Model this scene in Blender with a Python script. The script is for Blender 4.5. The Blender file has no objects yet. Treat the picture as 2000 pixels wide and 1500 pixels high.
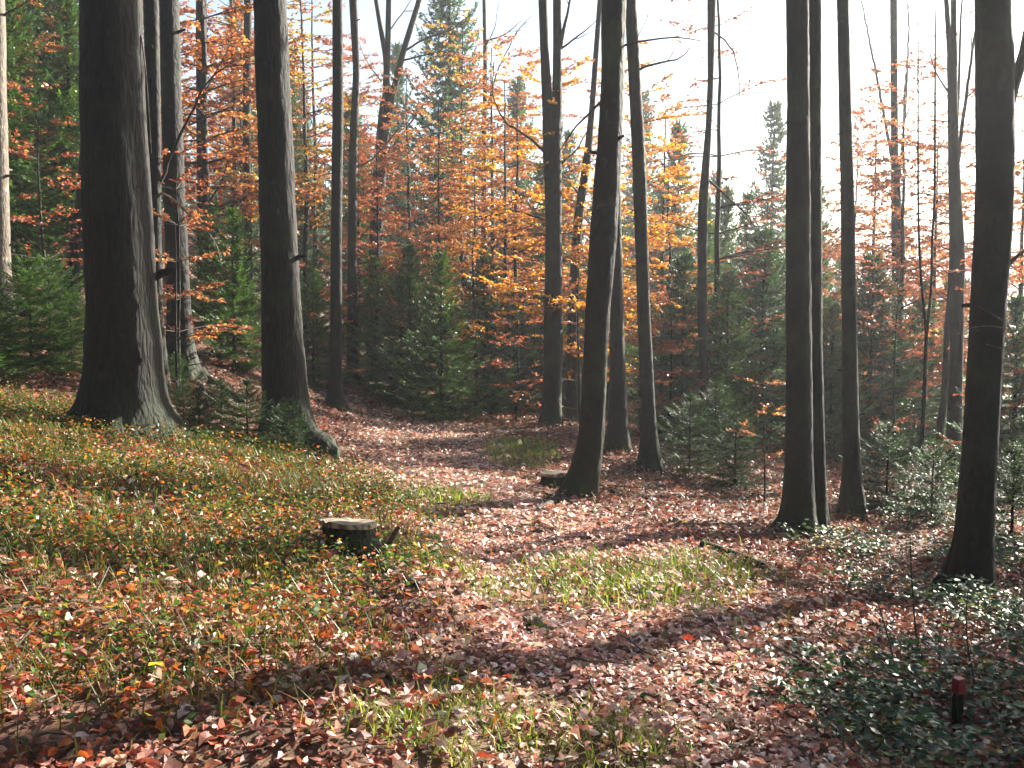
import bpy, math
import numpy as np
from mathutils import Vector

# ------------------------------------------------------------------ camera, sky, sun, exposure
scn = bpy.context.scene
COL = scn.collection
FPX = 1944.0; PITCH = math.atan(150/FPX); CAMZ = 1.6
cam_d = bpy.data.cameras.new('camera'); cam_d.lens = 35.0; cam_d.sensor_width = 36.0
cam_d.clip_start = 0.05; cam_d.clip_end = 3000
cam = bpy.data.objects.new('camera', cam_d); COL.objects.link(cam)
cam.location = (0, 0, CAMZ); cam.rotation_euler = (math.pi/2-PITCH, 0, 0)
scn.camera = cam
SUN_EL = math.radians(25); SUN_AZ = math.radians(48)      # azimuth to the right of the view axis
world = bpy.data.worlds.new("World"); scn.world = world; world.use_nodes = True
wn = world.node_tree; bg = wn.nodes['Background']
sky = wn.nodes.new('ShaderNodeTexSky'); sky.sky_type = 'NISHITA'; sky.sun_disc = False
sky.sun_elevation = SUN_EL; sky.sun_rotation = SUN_AZ; sky.air_density = 1.0; sky.dust_density = 1.6; sky.ozone_density = 1.0
wn.links.new(sky.outputs[0], bg.inputs[0]); bg.inputs[1].default_value = 0.05
sd = bpy.data.lights.new('sun', 'SUN'); sd.energy = 5.0; sd.angle = math.radians(0.5); sd.color = (1, 0.93, 0.82)
sun = bpy.data.objects.new('sun', sd); COL.objects.link(sun)
to_sun = Vector((math.sin(SUN_AZ)*math.cos(SUN_EL), math.cos(SUN_AZ)*math.cos(SUN_EL), math.sin(SUN_EL)))
sun.rotation_euler = to_sun.to_track_quat('Z', 'Y').to_euler(); sun.location = (20, 20, 20)
vs = scn.view_settings; vs.view_transform = 'Standard'; vs.look = 'None'; vs.gamma = 1; vs.use_curve_mapping = False
vs.exposure = 2.3
cy = scn.cycles
cy.use_denoising = True; cy.max_bounces = 6; cy.diffuse_bounces = 3; cy.glossy_bounces = 2; cy.transmission_bounces = 3
cy.volume_bounces = 0; cy.sample_clamp_indirect = 5; cy.use_adaptive_sampling = True; cy.adaptive_threshold = 0.01

rng = np.random.default_rng(11)
CP, SP = math.cos(PITCH), math.sin(PITCH)
def P3(px, py, Y):
    """point at forward distance Y seen at photo position (px, py)"""
    u = (px-1000)/FPX; v = (750-py)/FPX
    d = np.array([u, CP+v*SP, -SP+v*CP]); s = Y/d[1]
    return np.array([0, 0, CAMZ])+d*s

# ------------------------------------------------------------------ terrain height (thin plate spline)
ctl = [(1000,1500,3.3),(1300,1300,4.3),(1300,1150,5.6),(1000,1050,7.2),(1130,970,9),(850,900,11.5),(800,835,15),(780,792,18.5),
(1075,830,16),(1208,880,13),(1270,920,12),(1375,875,15),(1570,1045,8.5),(1665,1012,9.7),(1885,1165,7),(1995,1060,8.5),
(1855,955,14),(1700,930,14.5),(2000,1400,4.2),(1700,1450,3.9),(330,865,9),(160,845,9.3),(0,805,9.5),(100,1000,6),(100,1300,3.8),
(0,1500,3),(400,1000,7),(400,1250,4.5),(560,872,10.5),(690,1160,5.6),(355,740,13),(655,800,16),(440,765,12.5),(690,745,20),
(5,625,14),(140,605,17),(90,655,13.3),(450,685,16),(1300,1050,7.4),(900,1150,5.7),(640,960,8.2),(1500,1180,5.5),(1250,820,24),(1600,850,22),(1900,900,20)]
C = [P3(*c) for c in ctl]
C += [np.array(p, float) for p in [(-14,3,2.6),(-9,0,1.2),(-3,-2,.3),(0,0,0),(3,0,-.05),(8,0,-.6),(0,-10,0),(-12,-10,2),(12,-10,-1.2),(-14,22,4.2),(-10,30,4.0),
 (-4,28,.6),(2,32,-1.2),(-30,40,9),(-8,50,2.5),(10,40,-4),(22,35,-7.5),(0,60,-3),(18,20,-4.2),(20,60,-9),(45,60,-13),(-50,80,13),(0,100,-6),(50,110,-15),
 (-90,30,22),(90,30,-22),(-60,-60,12),(60,-60,-12)]]
C = np.array(C)
def tps(r2): return 0.5*r2*np.log(r2+1e-9)
_A = C[:, None, :2]-C[None, :, :2]; _K = tps((_A**2).sum(-1))+np.eye(len(C))*0.02
_Pm = np.c_[np.ones(len(C)), C[:, :2]]
_M = np.block([[_K, _Pm], [_Pm.T, np.zeros((3, 3))]])
_w = np.linalg.solve(_M, np.r_[C[:, 2], 0, 0, 0])
def wob(x, y):
    return (0.022*np.sin(2.1*x+1.3*np.sin(1.7*y))*np.sin(1.9*y+1.1*np.sin(1.3*x)) + 0.012*np.sin(5.3*x+2*np.sin(3.1*y))*np.sin(4.7*y+.5)
            + 0.006*np.sin(13*x+2*np.sin(7*y))*np.sin(12*y+1.5*np.sin(9*x)))
EDGE = None
def seg_dist(x, y, L):
    best = np.full(len(x), 1e9); sg = np.ones(len(x))
    for (ax, ay), (bx, by) in zip(L[:-1], L[1:]):
        dx, dy = bx-ax, by-ay; t = np.clip(((x-ax)*dx+(y-ay)*dy)/(dx*dx+dy*dy), 0, 1)
        ex, ey = x-ax-t*dx, y-ay-t*dy; d = np.hypot(ex, ey); k = d < best
        best = np.where(k, d, best); sg = np.where(k, np.sign(dx*ey-dy*ex), sg)
    return best, sg
def bank(x, y):
    d, sg = seg_dist(x, y, EDGE); d = d*sg
    a = np.clip((d+.25)/.7, 0, 1); a = a*a*(3-2*a)
    b = np.clip((5.2-d)/2.6, 0, 1)
    f = np.clip((9.4-y)/3.0, 0, 1)*np.clip((y-.5)/1.5, 0, 1)
    tuss = .035*np.sin(4.1*x+1.5*np.sin(3.3*y))*np.sin(3.7*y+1.2*np.sin(2.9*x))+.02*np.sin(8.7*x+2*np.sin(6.1*y))*np.sin(7.9*y)
    return (.21*b+tuss)*a*f
def H(x, y):
    x = np.atleast_1d(np.asarray(x, float)); y = np.atleast_1d(np.asarray(y, float))
    out = np.empty(len(x))
    for i in range(0, len(x), 20000):
        X = x[i:i+20000]; Y = y[i:i+20000]
        xc = np.clip(X, -100, 100); yc = np.clip(Y, -60, 120)
        d2 = (xc[:, None]-C[None, :, 0])**2+(yc[:, None]-C[None, :, 1])**2
        z = tps(d2)@_w[:len(C)]+_w[-3]+_w[-2]*xc+_w[-1]*yc
        far = np.clip((np.hypot(X, Y)-110)/250, 0, 1)
        far = far*far*(3-2*far)
        hill = 6+14*np.sin(X*0.006+1.0)+9*np.sin(X*0.013+Y*0.004)
        z = z*(1-far)+hill*far
        if EDGE is not None: z = z+bank(X, Y)
        out[i:i+20000] = z+wob(X, Y)*np.clip(1.5-np.hypot(X, Y)/60, 0, 1)
    return out
def h1(x, y): return float(H([x], [y])[0])
def gp(px, py):
    """ground point under a photo position"""
    u = (px-1000)/FPX; v = (750-py)/FPX
    d = np.array([u, CP+v*SP, -SP+v*CP])
    t = np.concatenate([np.linspace(1.5, 30, 400), np.linspace(30.5, 120, 200)])
    p = np.array([0, 0, CAMZ])+d*t[:, None]
    hz = H(p[:, 0], p[:, 1])
    k = np.argmax(p[:, 2] < hz) if (p[:, 2] < hz).any() else len(t)-1
    return p[k, 0], p[k, 1], hz[k]
_e = [gp(*p)[:2] for p in [(930,1500),(1010,1340),(965,1190),(870,1060),(720,965),(575,905)]]
_e = [(_e[0][0]-.1, .5)]+_e
PATH = [gp(*p)[:2] for p in [(1330,1500),(1270,1300),(1190,1180),(1100,1090),(980,1010),(890,935),(840,865),(770,805)]]
EDGE = _e
def at(px, Y):
    """ground point at image column px, distance Y"""
    x = (px-1000)/FPX*Y*1.0
    return x, Y, h1(x, Y)

# ------------------------------------------------------------------ mesh helpers
def mk(name, V, F, mat=None, col=None, parent=None, smooth=False, org=None, extra=None):
    V = np.asarray(V, np.float32); F = np.asarray(F, np.int32)
    if org is not None: V = V-np.asarray(org, np.float32)
    me = bpy.data.meshes.new(name); k = F.shape[1]; n = len(F)
    me.vertices.add(len(V)); me.vertices.foreach_set('co', V.ravel())
    me.loops.add(n*k); me.loops.foreach_set('vertex_index', F.ravel())
    me.polygons.add(n); me.polygons.foreach_set('loop_start', np.arange(0, n*k, k, dtype=np.int32))
    try: me.polygons.foreach_set('loop_total', np.full(n, k, np.int32))
    except Exception: pass
    me.polygons.foreach_set('use_smooth', np.full(n, smooth))
    if col is not None:
        a = me.color_attributes.new('col', 'FLOAT_COLOR', 'POINT')
        a.data.foreach_set('color', np.c_[col, np.ones(len(col))].astype(np.float32).ravel())
    me.update(calc_edges=True)
    if mat: me.materials.append(mat)
    o = bpy.data.objects.new(name, me); COL.objects.link(o)
    if org is not None and parent is None: o.location = org
    if parent is not None: o.parent = parent
    return o
class Acc:
    def __init__(s): s.V=[]; s.F=[]; s.C=[]; s.n=0
    def add(s, V, F, C=None):
        s.V.append(np.asarray(V, float)); s.F.append(np.asarray(F)+s.n); s.n += len(V)
        if C is not None: s.C.append(C)
    def get(s): return np.concatenate(s.V), np.concatenate(s.F), (np.concatenate(s.C) if s.C else None)
def norm(a): return a/np.maximum(np.linalg.norm(a, axis=-1, keepdims=True), 1e-9)
def tube(acc, pts, rad, seg=6, jit=0.0, flare=None, col=None, cap=True):
    pts = np.asarray(pts, float); rad = np.asarray(rad, float); n = len(pts)
    T = norm(np.gradient(pts, axis=0))
    ref = np.array([0, 0, 1.0]) if abs(T[0, 2]) < .8 else np.array([1.0, 0, 0])
    U = norm(np.cross(T, ref)); W = np.cross(T, U)
    # parallel-ish frames
    for i in range(1, n):
        u = U[i-1]-T[i]*np.dot(U[i-1], T[i]); U[i] = u/max(np.linalg.norm(u), 1e-9); W[i] = np.cross(T[i], U[i])
    th = np.arange(seg)*2*math.pi/seg
    R = rad[:, None]*np.ones((1, seg))
    if jit:
        s = np.cumsum(np.r_[0, np.linalg.norm(np.diff(pts, axis=0), axis=1)])
        ph = rng.uniform(0, 6, 4)
        R = R*(1+jit*(np.sin(3*th[None]+ph[0]+.8*s[:, None])+.8*np.sin(5*th[None]+ph[1]-1.7*s[:, None]*np.cos(ph[2]))+.7*np.sin(2*s[:, None]*2.3+ph[3]+th[None]))
               + jit*.5*rng.normal(size=R.shape))
    if flare is not None:
        g_ = rng.normal(size=R.shape)
        for _ in range(3): g_[1:-1] = (g_[:-2]+g_[1:-1]+g_[2:])/3
        R = R*(1+jit*1.3*g_+jit*.35*rng.normal(size=R.shape))
        R = R*flare(pts, th)
    V = pts[:, None]+R[..., None]*(np.cos(th)[None, :, None]*U[:, None]+np.sin(th)[None, :, None]*W[:, None])
    i = np.arange(n-1)[:, None]*seg; j = np.arange(seg)[None]; j2 = (j+1) % seg
    F = np.stack([i+j, i+j2, i+seg+j2, i+seg+j], -1).reshape(-1, 4)
    V = V.reshape(-1, 3)
    acc.add(V, F, None if col is None else np.tile(np.asarray(col, float), (len(V), 1)))
def leafcards(P, D, N, L, W, col, fold=0.25, detail=False, curl=0.0):
    """folded leaves: base P, direction D, upper normal N"""
    n = len(P); D = norm(D); S = norm(np.cross(D, N)); N = norm(np.cross(S, D))
    L = np.broadcast_to(L, n)[:, None]; W = np.broadcast_to(W, n)[:, None]
    if not detail:
        f = np.broadcast_to(fold, n)[:, None]
        m = P+D*L*.48
        V = np.stack([P, m+S*W*.5+N*W*f, P+D*L, m-S*W*.5+N*W*f], 1)
        b = np.arange(n)[:, None]*4
        F = np.concatenate([b+[0, 1, 2], b+[0, 2, 3]])
        return V.reshape(-1, 3), F, np.repeat(col, 4, 0)
    c = np.broadcast_to(curl, n)[:, None]; f = np.broadcast_to(fold, n)[:, None]
    def q(t, s, h): return P+D*L*t+S*W*s+N*(W*abs(s)*2*f+L*c*h)
    V = np.stack([q(0, 0, 0), q(.3, .42, .35), q(.65, .42, .35), q(1, 0, -.2), q(.65, -.42, .35), q(.3, -.42, .35), q(.5, 0, .45)], 1)
    b = np.arange(n)[:, None]*7
    F = np.concatenate([b+[0, 1, 6], b+[1, 2, 6], b+[2, 3, 6], b+[3, 4, 6], b+[4, 5, 6], b+[5, 0, 6]])
    return V.reshape(-1, 3), F, np.repeat(col, 7, 0)
def pal(n, colours, weights, jit=.18):
    w = np.array(weights, float); w /= w.sum()
    c = np.array(colours, float)[rng.choice(len(colours), n, p=w)]
    return np.clip(c*np.exp(rng.normal(0, jit, (n, 1)))*np.exp(rng.normal(0, .06, (n, 3))), 0.004, .85)
def tag(o, label=None, cat=None, group=None, kind=None):
    if label: o['label'] = label
    if cat: o['category'] = cat
    if group: o['group'] = group
    if kind: o['kind'] = kind
    return o
def empty(name, loc):
    o = bpy.data.objects.new(name, None); COL.objects.link(o); o.location = [float(v) for v in loc]
    o.empty_display_size = .2; return o
def copy_tree(o, parent=None):
    c = o.copy(); COL.objects.link(c)
    if parent is not None: c.parent = parent
    for ch in [x for x in COL.objects if x.parent == o]: copy_tree(ch, c)
    return c

# ------------------------------------------------------------------ materials
def newmat(name):
    m = bpy.data.materials.new(name); m.use_nodes = True; nt = m.node_tree; nt.nodes.clear()
    out = nt.nodes.new('ShaderNodeOutputMaterial'); return m, nt, out
def leafmat(name, trans=.4, rough=.42, spec=.5, tcol=(1.25, 1.1, .8)):
    m, nt, out = newmat(name); N = nt.nodes; K = nt.links
    a = N.new('ShaderNodeAttribute'); a.attribute_name = 'col'
    no = N.new('ShaderNodeTexNoise'); no.inputs['Scale'].default_value = 60; no.inputs['Detail'].default_value = 2
    tc = N.new('ShaderNodeTexCoord'); K.new(tc.outputs['Object'], no.inputs['Vector'])
    mr = N.new('ShaderNodeMapRange'); mr.inputs['From Min'].default_value=.3; mr.inputs['From Max'].default_value=.7
    mr.inputs['To Min'].default_value=.75; mr.inputs['To Max'].default_value=1.2; K.new(no.outputs[0], mr.inputs[0])
    mx = N.new('ShaderNodeVectorMath'); mx.operation='SCALE'; K.new(a.outputs['Color'], mx.inputs[0]); K.new(mr.outputs[0], mx.inputs['Scale'])
    b = N.new('ShaderNodeBsdfPrincipled'); b.inputs['Roughness'].default_value = rough; b.inputs['Specular IOR Level'].default_value = spec
    K.new(mx.outputs[0], b.inputs['Base Color'])
    t = N.new('ShaderNodeBsdfTranslucent'); v = N.new('ShaderNodeVectorMath'); v.operation='MULTIPLY'; v.inputs[1].default_value = tcol
    K.new(mx.outputs[0], v.inputs[0]); K.new(v.outputs[0], t.inputs[0])
    ms = N.new('ShaderNodeMixShader'); ms.inputs[0].default_value = trans
    K.new(b.outputs[0], ms.inputs[1]); K.new(t.outputs[0], ms.inputs[2]); K.new(ms.outputs[0], out.inputs[0]); return m
def barkmat(name, c1, c2, moss=(.035,.06,.012), mossamt=.35, sx=14, sz=3.0, bump=.6, rough=.75):
    m, nt, out = newmat(name); N = nt.nodes; K = nt.links
    tc = N.new('ShaderNodeTexCoord'); mp = N.new('ShaderNodeMapping'); mp.inputs['Scale'].default_value = (sx, sx, sz)
    K.new(tc.outputs['Object'], mp.inputs[0])
    n1 = N.new('ShaderNodeTexNoise'); n1.inputs['Scale'].default_value = 1.6; n1.inputs['Detail'].default_value = 7; n1.inputs['Roughness'].default_value=.7
    K.new(mp.outputs[0], n1.inputs['Vector'])
    vo = N.new('ShaderNodeTexVoronoi'); vo.inputs['Scale'].default_value = 1.5; vo.feature='DISTANCE_TO_EDGE'; K.new(mp.outputs[0], vo.inputs['Vector'])
    n2 = N.new('ShaderNodeTexNoise'); n2.inputs['Scale'].default_value = 2.2; n2.inputs['Detail'].default_value=4; K.new(tc.outputs['Object'], n2.inputs['Vector'])
    cr = N.new('ShaderNodeValToRGB'); cr.color_ramp.elements[0].color = (*c1, 1); cr.color_ramp.elements[1].color = (*c2, 1)
    cr.color_ramp.elements[0].position=.35; cr.color_ramp.elements[1].position=.68
    K.new(n1.outputs[0], cr.inputs[0])
    mr = N.new('ShaderNodeMapRange'); mr.inputs['From Min'].default_value=.5; mr.inputs['From Max'].default_value=.72; mr.inputs['To Max'].default_value=mossamt
    K.new(n2.outputs[0], mr.inputs[0])
    mx = N.new('ShaderNodeMix'); mx.data_type='RGBA'; K.new(mr.outputs[0], mx.inputs['Factor']); K.new(cr.outputs[0], mx.inputs['A']); mx.inputs['B'].default_value=(*moss,1)
    sx_ = N.new('ShaderNodeSeparateXYZ'); K.new(tc.outputs['Object'], sx_.inputs[0])
    bz_ = N.new('ShaderNodeMapRange'); bz_.inputs['From Min'].default_value=.75; bz_.inputs['From Max'].default_value=.0; bz_.inputs['To Max'].default_value=.5; K.new(sx_.outputs['Z'], bz_.inputs[0])
    am_ = N.new('ShaderNodeMath'); am_.operation='MULTIPLY'; K.new(bz_.outputs[0], am_.inputs[0]); K.new(n1.outputs[0], am_.inputs[1])
    ad_ = N.new('ShaderNodeMath'); ad_.operation='ADD'; ad_.use_clamp=True; K.new(am_.outputs[0], ad_.inputs[0]); K.new(mr.outputs[0], ad_.inputs[1]); K.new(ad_.outputs[0], mx.inputs['Factor'])
    b = N.new('ShaderNodeBsdfPrincipled'); b.inputs['Roughness'].default_value = rough; b.inputs['Specular IOR Level'].default_value=.25
    n3 = N.new('ShaderNodeTexNoise'); n3.inputs['Scale'].default_value = 7; n3.inputs['Detail'].default_value=5; n3.inputs['Roughness'].default_value=.65; K.new(tc.outputs['Object'], n3.inputs['Vector'])
    lr = N.new('ShaderNodeMapRange'); lr.inputs['From Min'].default_value=.6; lr.inputs['From Max'].default_value=.68; lr.inputs['To Max'].default_value=.5; K.new(n3.outputs[0], lr.inputs[0])
    lm_ = N.new('ShaderNodeMix'); lm_.data_type='RGBA'; K.new(lr.outputs[0], lm_.inputs['Factor']); K.new(mx.outputs['Result'], lm_.inputs['A']); lm_.inputs['B'].default_value=(c2[0]*2.4, c2[1]*2.7, c2[2]*2.4, 1)
    oi_ = N.new('ShaderNodeObjectInfo'); om_ = N.new('ShaderNodeMapRange'); om_.inputs['To Min'].default_value=.65; om_.inputs['To Max'].default_value=1.35; K.new(oi_.outputs['Random'], om_.inputs[0])
    sc_ = N.new('ShaderNodeVectorMath'); sc_.operation='SCALE'; K.new(lm_.outputs['Result'], sc_.inputs[0]); K.new(om_.outputs[0], sc_.inputs['Scale'])
    K.new(sc_.outputs[0], b.inputs['Base Color'])
    ad = N.new('ShaderNodeMath'); ad.operation='ADD'; K.new(n1.outputs[0], ad.inputs[0]); K.new(vo.outputs['Distance'], ad.inputs[1])
    bp = N.new('ShaderNodeBump'); bp.inputs['Strength'].default_value = bump; bp.inputs['Distance'].default_value=.03
    K.new(ad.outputs[0], bp.inputs['Height']); K.new(bp.outputs[0], b.inputs['Normal']); K.new(b.outputs[0], out.inputs[0]); return m
M_leaf = leafmat('autumn_leaf', .45)
M_litter = leafmat('litter_leaf', .25, .5, .35, (1.1, 1.0, .85))
M_grass = leafmat('grass_blade', .4, .45, .4, (1.1, 1.2, .6))
M_needle = leafmat('spruce_needles', .3, .5, .4, (1.2, 1.5, .5))
M_bramble = leafmat('bramble_leaf', .25, .42, .35, (1.2, 1.4, .5))
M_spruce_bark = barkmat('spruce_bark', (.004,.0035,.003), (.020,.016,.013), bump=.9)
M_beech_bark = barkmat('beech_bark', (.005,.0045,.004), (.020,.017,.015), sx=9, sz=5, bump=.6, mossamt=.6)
M_pale_bark = barkmat('weathered_bark', (.05,.04,.032), (.2,.165,.13), sx=18, sz=6, bump=.4, mossamt=.2)
M_twig = barkmat('twig_bark', (.03,.024,.02), (.09,.07,.055), sx=20, sz=10, bump=.2, mossamt=.1)
def groundmat():
    m, nt, out = newmat('forest_soil'); N = nt.nodes; K = nt.links
    tc = N.new('ShaderNodeTexCoord')
    n1 = N.new('ShaderNodeTexNoise'); n1.inputs['Scale'].default_value=26; n1.inputs['Detail'].default_value=8; n1.inputs['Roughness'].default_value=.75
    n2 = N.new('ShaderNodeTexNoise'); n2.inputs['Scale'].default_value=.5; n2.inputs['Detail'].default_value=5
    vo = N.new('ShaderNodeTexVoronoi'); vo.inputs['Scale'].default_value=17; vo.inputs['Randomness'].default_value=1
    for n in (n1, n2, vo): K.new(tc.outputs['Object'], n.inputs['Vector'])
    cr = N.new('ShaderNodeValToRGB'); e = cr.color_ramp.elements; e[0].color=(.025,.015,.009,1); e[0].position=.3; e[1].color=(.19,.09,.05,1); e[1].position=.75
    x=e.new(.52); x.color=(.09,.042,.022,1)
    K.new(n1.outputs[0], cr.inputs[0])
    mx = N.new('ShaderNodeMix'); mx.data_type='RGBA'; mx.blend_type='MIX'
    sp = N.new('ShaderNodeSeparateColor'); K.new(vo.outputs['Color'], sp.inputs[0])
    cr2 = N.new('ShaderNodeValToRGB'); e=cr2.color_ramp.elements; e[0].color=(.05,.022,.012,1); e[1].color=(.26,.13,.07,1); x=e.new(.5); x.color=(.16,.055,.025,1)
    K.new(sp.outputs[0], cr2.inputs[0]); K.new(cr.outputs[0], mx.inputs['A']); K.new(cr2.outputs[0], mx.inputs['B']); mx.inputs['Factor'].default_value=.5
    m2 = N.new('ShaderNodeMix'); m2.data_type='RGBA'; mr=N.new('ShaderNodeMapRange'); mr.inputs['From Min'].default_value=.48; mr.inputs['From Max'].default_value=.62; mr.inputs['To Max'].default_value=.5
    K.new(n2.outputs[0], mr.inputs[0]); K.new(mr.outputs[0], m2.inputs['Factor']); K.new(mx.outputs['Result'], m2.inputs['A']); m2.inputs['B'].default_value=(.035,.045,.014,1)
    b = N.new('ShaderNodeBsdfPrincipled'); b.inputs['Roughness'].default_value=.85; K.new(m2.outputs['Result'], b.inputs['Base Color'])
    ad = N.new('ShaderNodeMath'); ad.operation='ADD'; K.new(n1.outputs[0], ad.inputs[0]); K.new(vo.outputs['Distance'], ad.inputs[1])
    bp = N.new('ShaderNodeBump'); bp.inputs['Strength'].default_value=.8; bp.inputs['Distance'].default_value=.04
    K.new(ad.outputs[0], bp.inputs['Height']); K.new(bp.outputs[0], b.inputs['Normal']); K.new(b.outputs[0], out.inputs[0]); return m
M_ground = groundmat()

# ------------------------------------------------------------------ ground
def axis(a, b, c0, fine, ratio):
    pos=[c0]; s=fine
    while pos[-1] < b: pos.append(pos[-1]+s); s*= ratio if abs(pos[-1]-c0) > 9 else 1.0
    neg=[c0]; s=fine
    while neg[-1] > a: neg.append(neg[-1]-s); s*= ratio if abs(neg[-1]-c0) > 9 else 1.0
    return np.array(neg[::-1][:-1]+pos)
gx = axis(-900, 900, 0, .09, 1.06); gy = axis(-80, 1300, 8, .09, 1.06)
GX, GY = np.meshgrid(gx, gy); GZ = H(GX.ravel(), GY.ravel())
nx, ny = len(gx), len(gy)
ii, jj = np.meshgrid(np.arange(nx-1), np.arange(ny-1)); q = (jj*nx+ii).ravel()
g = mk('ground', np.c_[GX.ravel(), GY.ravel(), GZ], np.stack([q, q+1, q+nx+1, q+nx], 1), M_ground, smooth=True)
tag(g, 'leaf-strewn forest floor rising into a bank on the left', kind='structure')

# ------------------------------------------------------------------ trunks
def edges_path(E, Y):
    """E: list of (y, xleft, xright) photo rows top to bottom -> centre points (bottom first) and radii"""
    pts=[]; rad=[]
    for (y, a, b) in sorted(E, key=lambda e: -e[0]):
        pts.append(P3((a+b)/2, y, Y)); rad.append((b-a)/2/FPX*Y)
    return np.array(pts), np.array(rad)
def resample(pts, rad, step=.12):
    s = np.r_[0, np.cumsum(np.linalg.norm(np.diff(pts, axis=0), axis=1))]
    n = max(4, int(s[-1]/step)); t = np.linspace(0, s[-1], n)
    # smooth
    P = np.stack([np.interp(t, s, pts[:, k]) for k in range(3)], 1); R = np.interp(t, s, rad)
    for _ in range(2):
        P[1:-1] = (P[:-2]+2*P[1:-1]+P[2:])/4; R[1:-1] = (R[:-2]+2*R[1:-1]+R[2:])/4
    return P, R
def grow(acc, p, d, L, r, depth, tips, up=.15, seg=5, nchild=(2, 4), spread=.7, wig=.16):
    """one limb with side limbs, recursively; collects tip twigs (for leaves)"""
    n = max(4, int(L/.22)); pts=[np.array(p, float)]; d = norm(np.array(d, float))
    for i in range(n):
        d = norm(d+rng.normal(0, wig, 3)*.6+np.array([0, 0, up*.25])); pts.append(pts[-1]+d*L/n)
    pts = np.array(pts); rad = r*np.linspace(1, .35, len(pts))
    tube(acc, pts, rad, seg if depth > 0 else 3)
    tips.append((pts, rad))
    if depth <= 0: return
    k = rng.integers(nchild[0], nchild[1]+1)+ (1 if L > 2 else 0)
    for j in range(k):
        t = rng.uniform(.3, .98); i = min(int(t*n), n-1)
        dd = norm(pts[i+1]-pts[i]); side = norm(np.cross(dd, rng.normal(size=3)))
        grow(acc, pts[i], norm(dd+side*spread*rng.uniform(.6, 1.2)), L*rng.uniform(.4, .68)*(1.1-t*.3), rad[i]*rng.uniform(.45, .65), depth-1, tips, up, max(3, seg-1), nchild, spread, wig)
BEECH = ([(.36,.12,.05),(.48,.18,.05),(.52,.29,.07),(.26,.09,.05),(.42,.23,.12),(.33,.15,.09)], [3,3,2,2,1.6,1.6])
GOLD = ([(.62,.34,.04),(.6,.24,.03),(.66,.42,.07),(.45,.15,.03)], [4,3,2,1.5])
RUST = ([(.32,.095,.055),(.40,.13,.055),(.27,.09,.06),(.46,.2,.08),(.36,.18,.12)], [3,3,2,1.5,1.2])
OLIVE = ([(.4,.3,.05),(.3,.27,.05),(.5,.28,.05),(.4,.16,.05)], [2,2,2,1.5])
def leaves_on(tips, pal_, size=.06, gap=.045, rmax=.012, keep=1.0):
    P=[]; D=[]
    for pts, rad in tips:
        if rad[0] > rmax*2.5: continue
        s = np.linalg.norm(np.diff(pts, axis=0), axis=1).sum(); n = int(s/gap*keep)
        if n < 1: continue
        t = rng.uniform(.1, 1, n)*(len(pts)-1); i = np.minimum(t.astype(int), len(pts)-2); f = (t-i)[:, None]
        P.append(pts[i]*(1-f)+pts[i+1]*f); dd = norm(pts[i+1]-pts[i])
        sd = norm(np.cross(dd, [0, 0, 1])+1e-6)*rng.choice([-1, 1], (n, 1))
        D.append(norm(dd*.6+sd*.8+rng.normal(0, .35, (n, 3))-np.array([0, 0, .15])))
    if not P: return None
    P = np.concatenate(P); D = np.concatenate(D); n = len(P)
    Nn = norm(np.array([0, 0, 1.0])+rng.normal(0, .55, (n, 3)))
    L = size*rng.uniform(.7, 1.25, n)
    return leafcards(P, D, Nn, L, L*.68, pal(n, *pal_), fold=rng.uniform(.05, .35, n))

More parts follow.
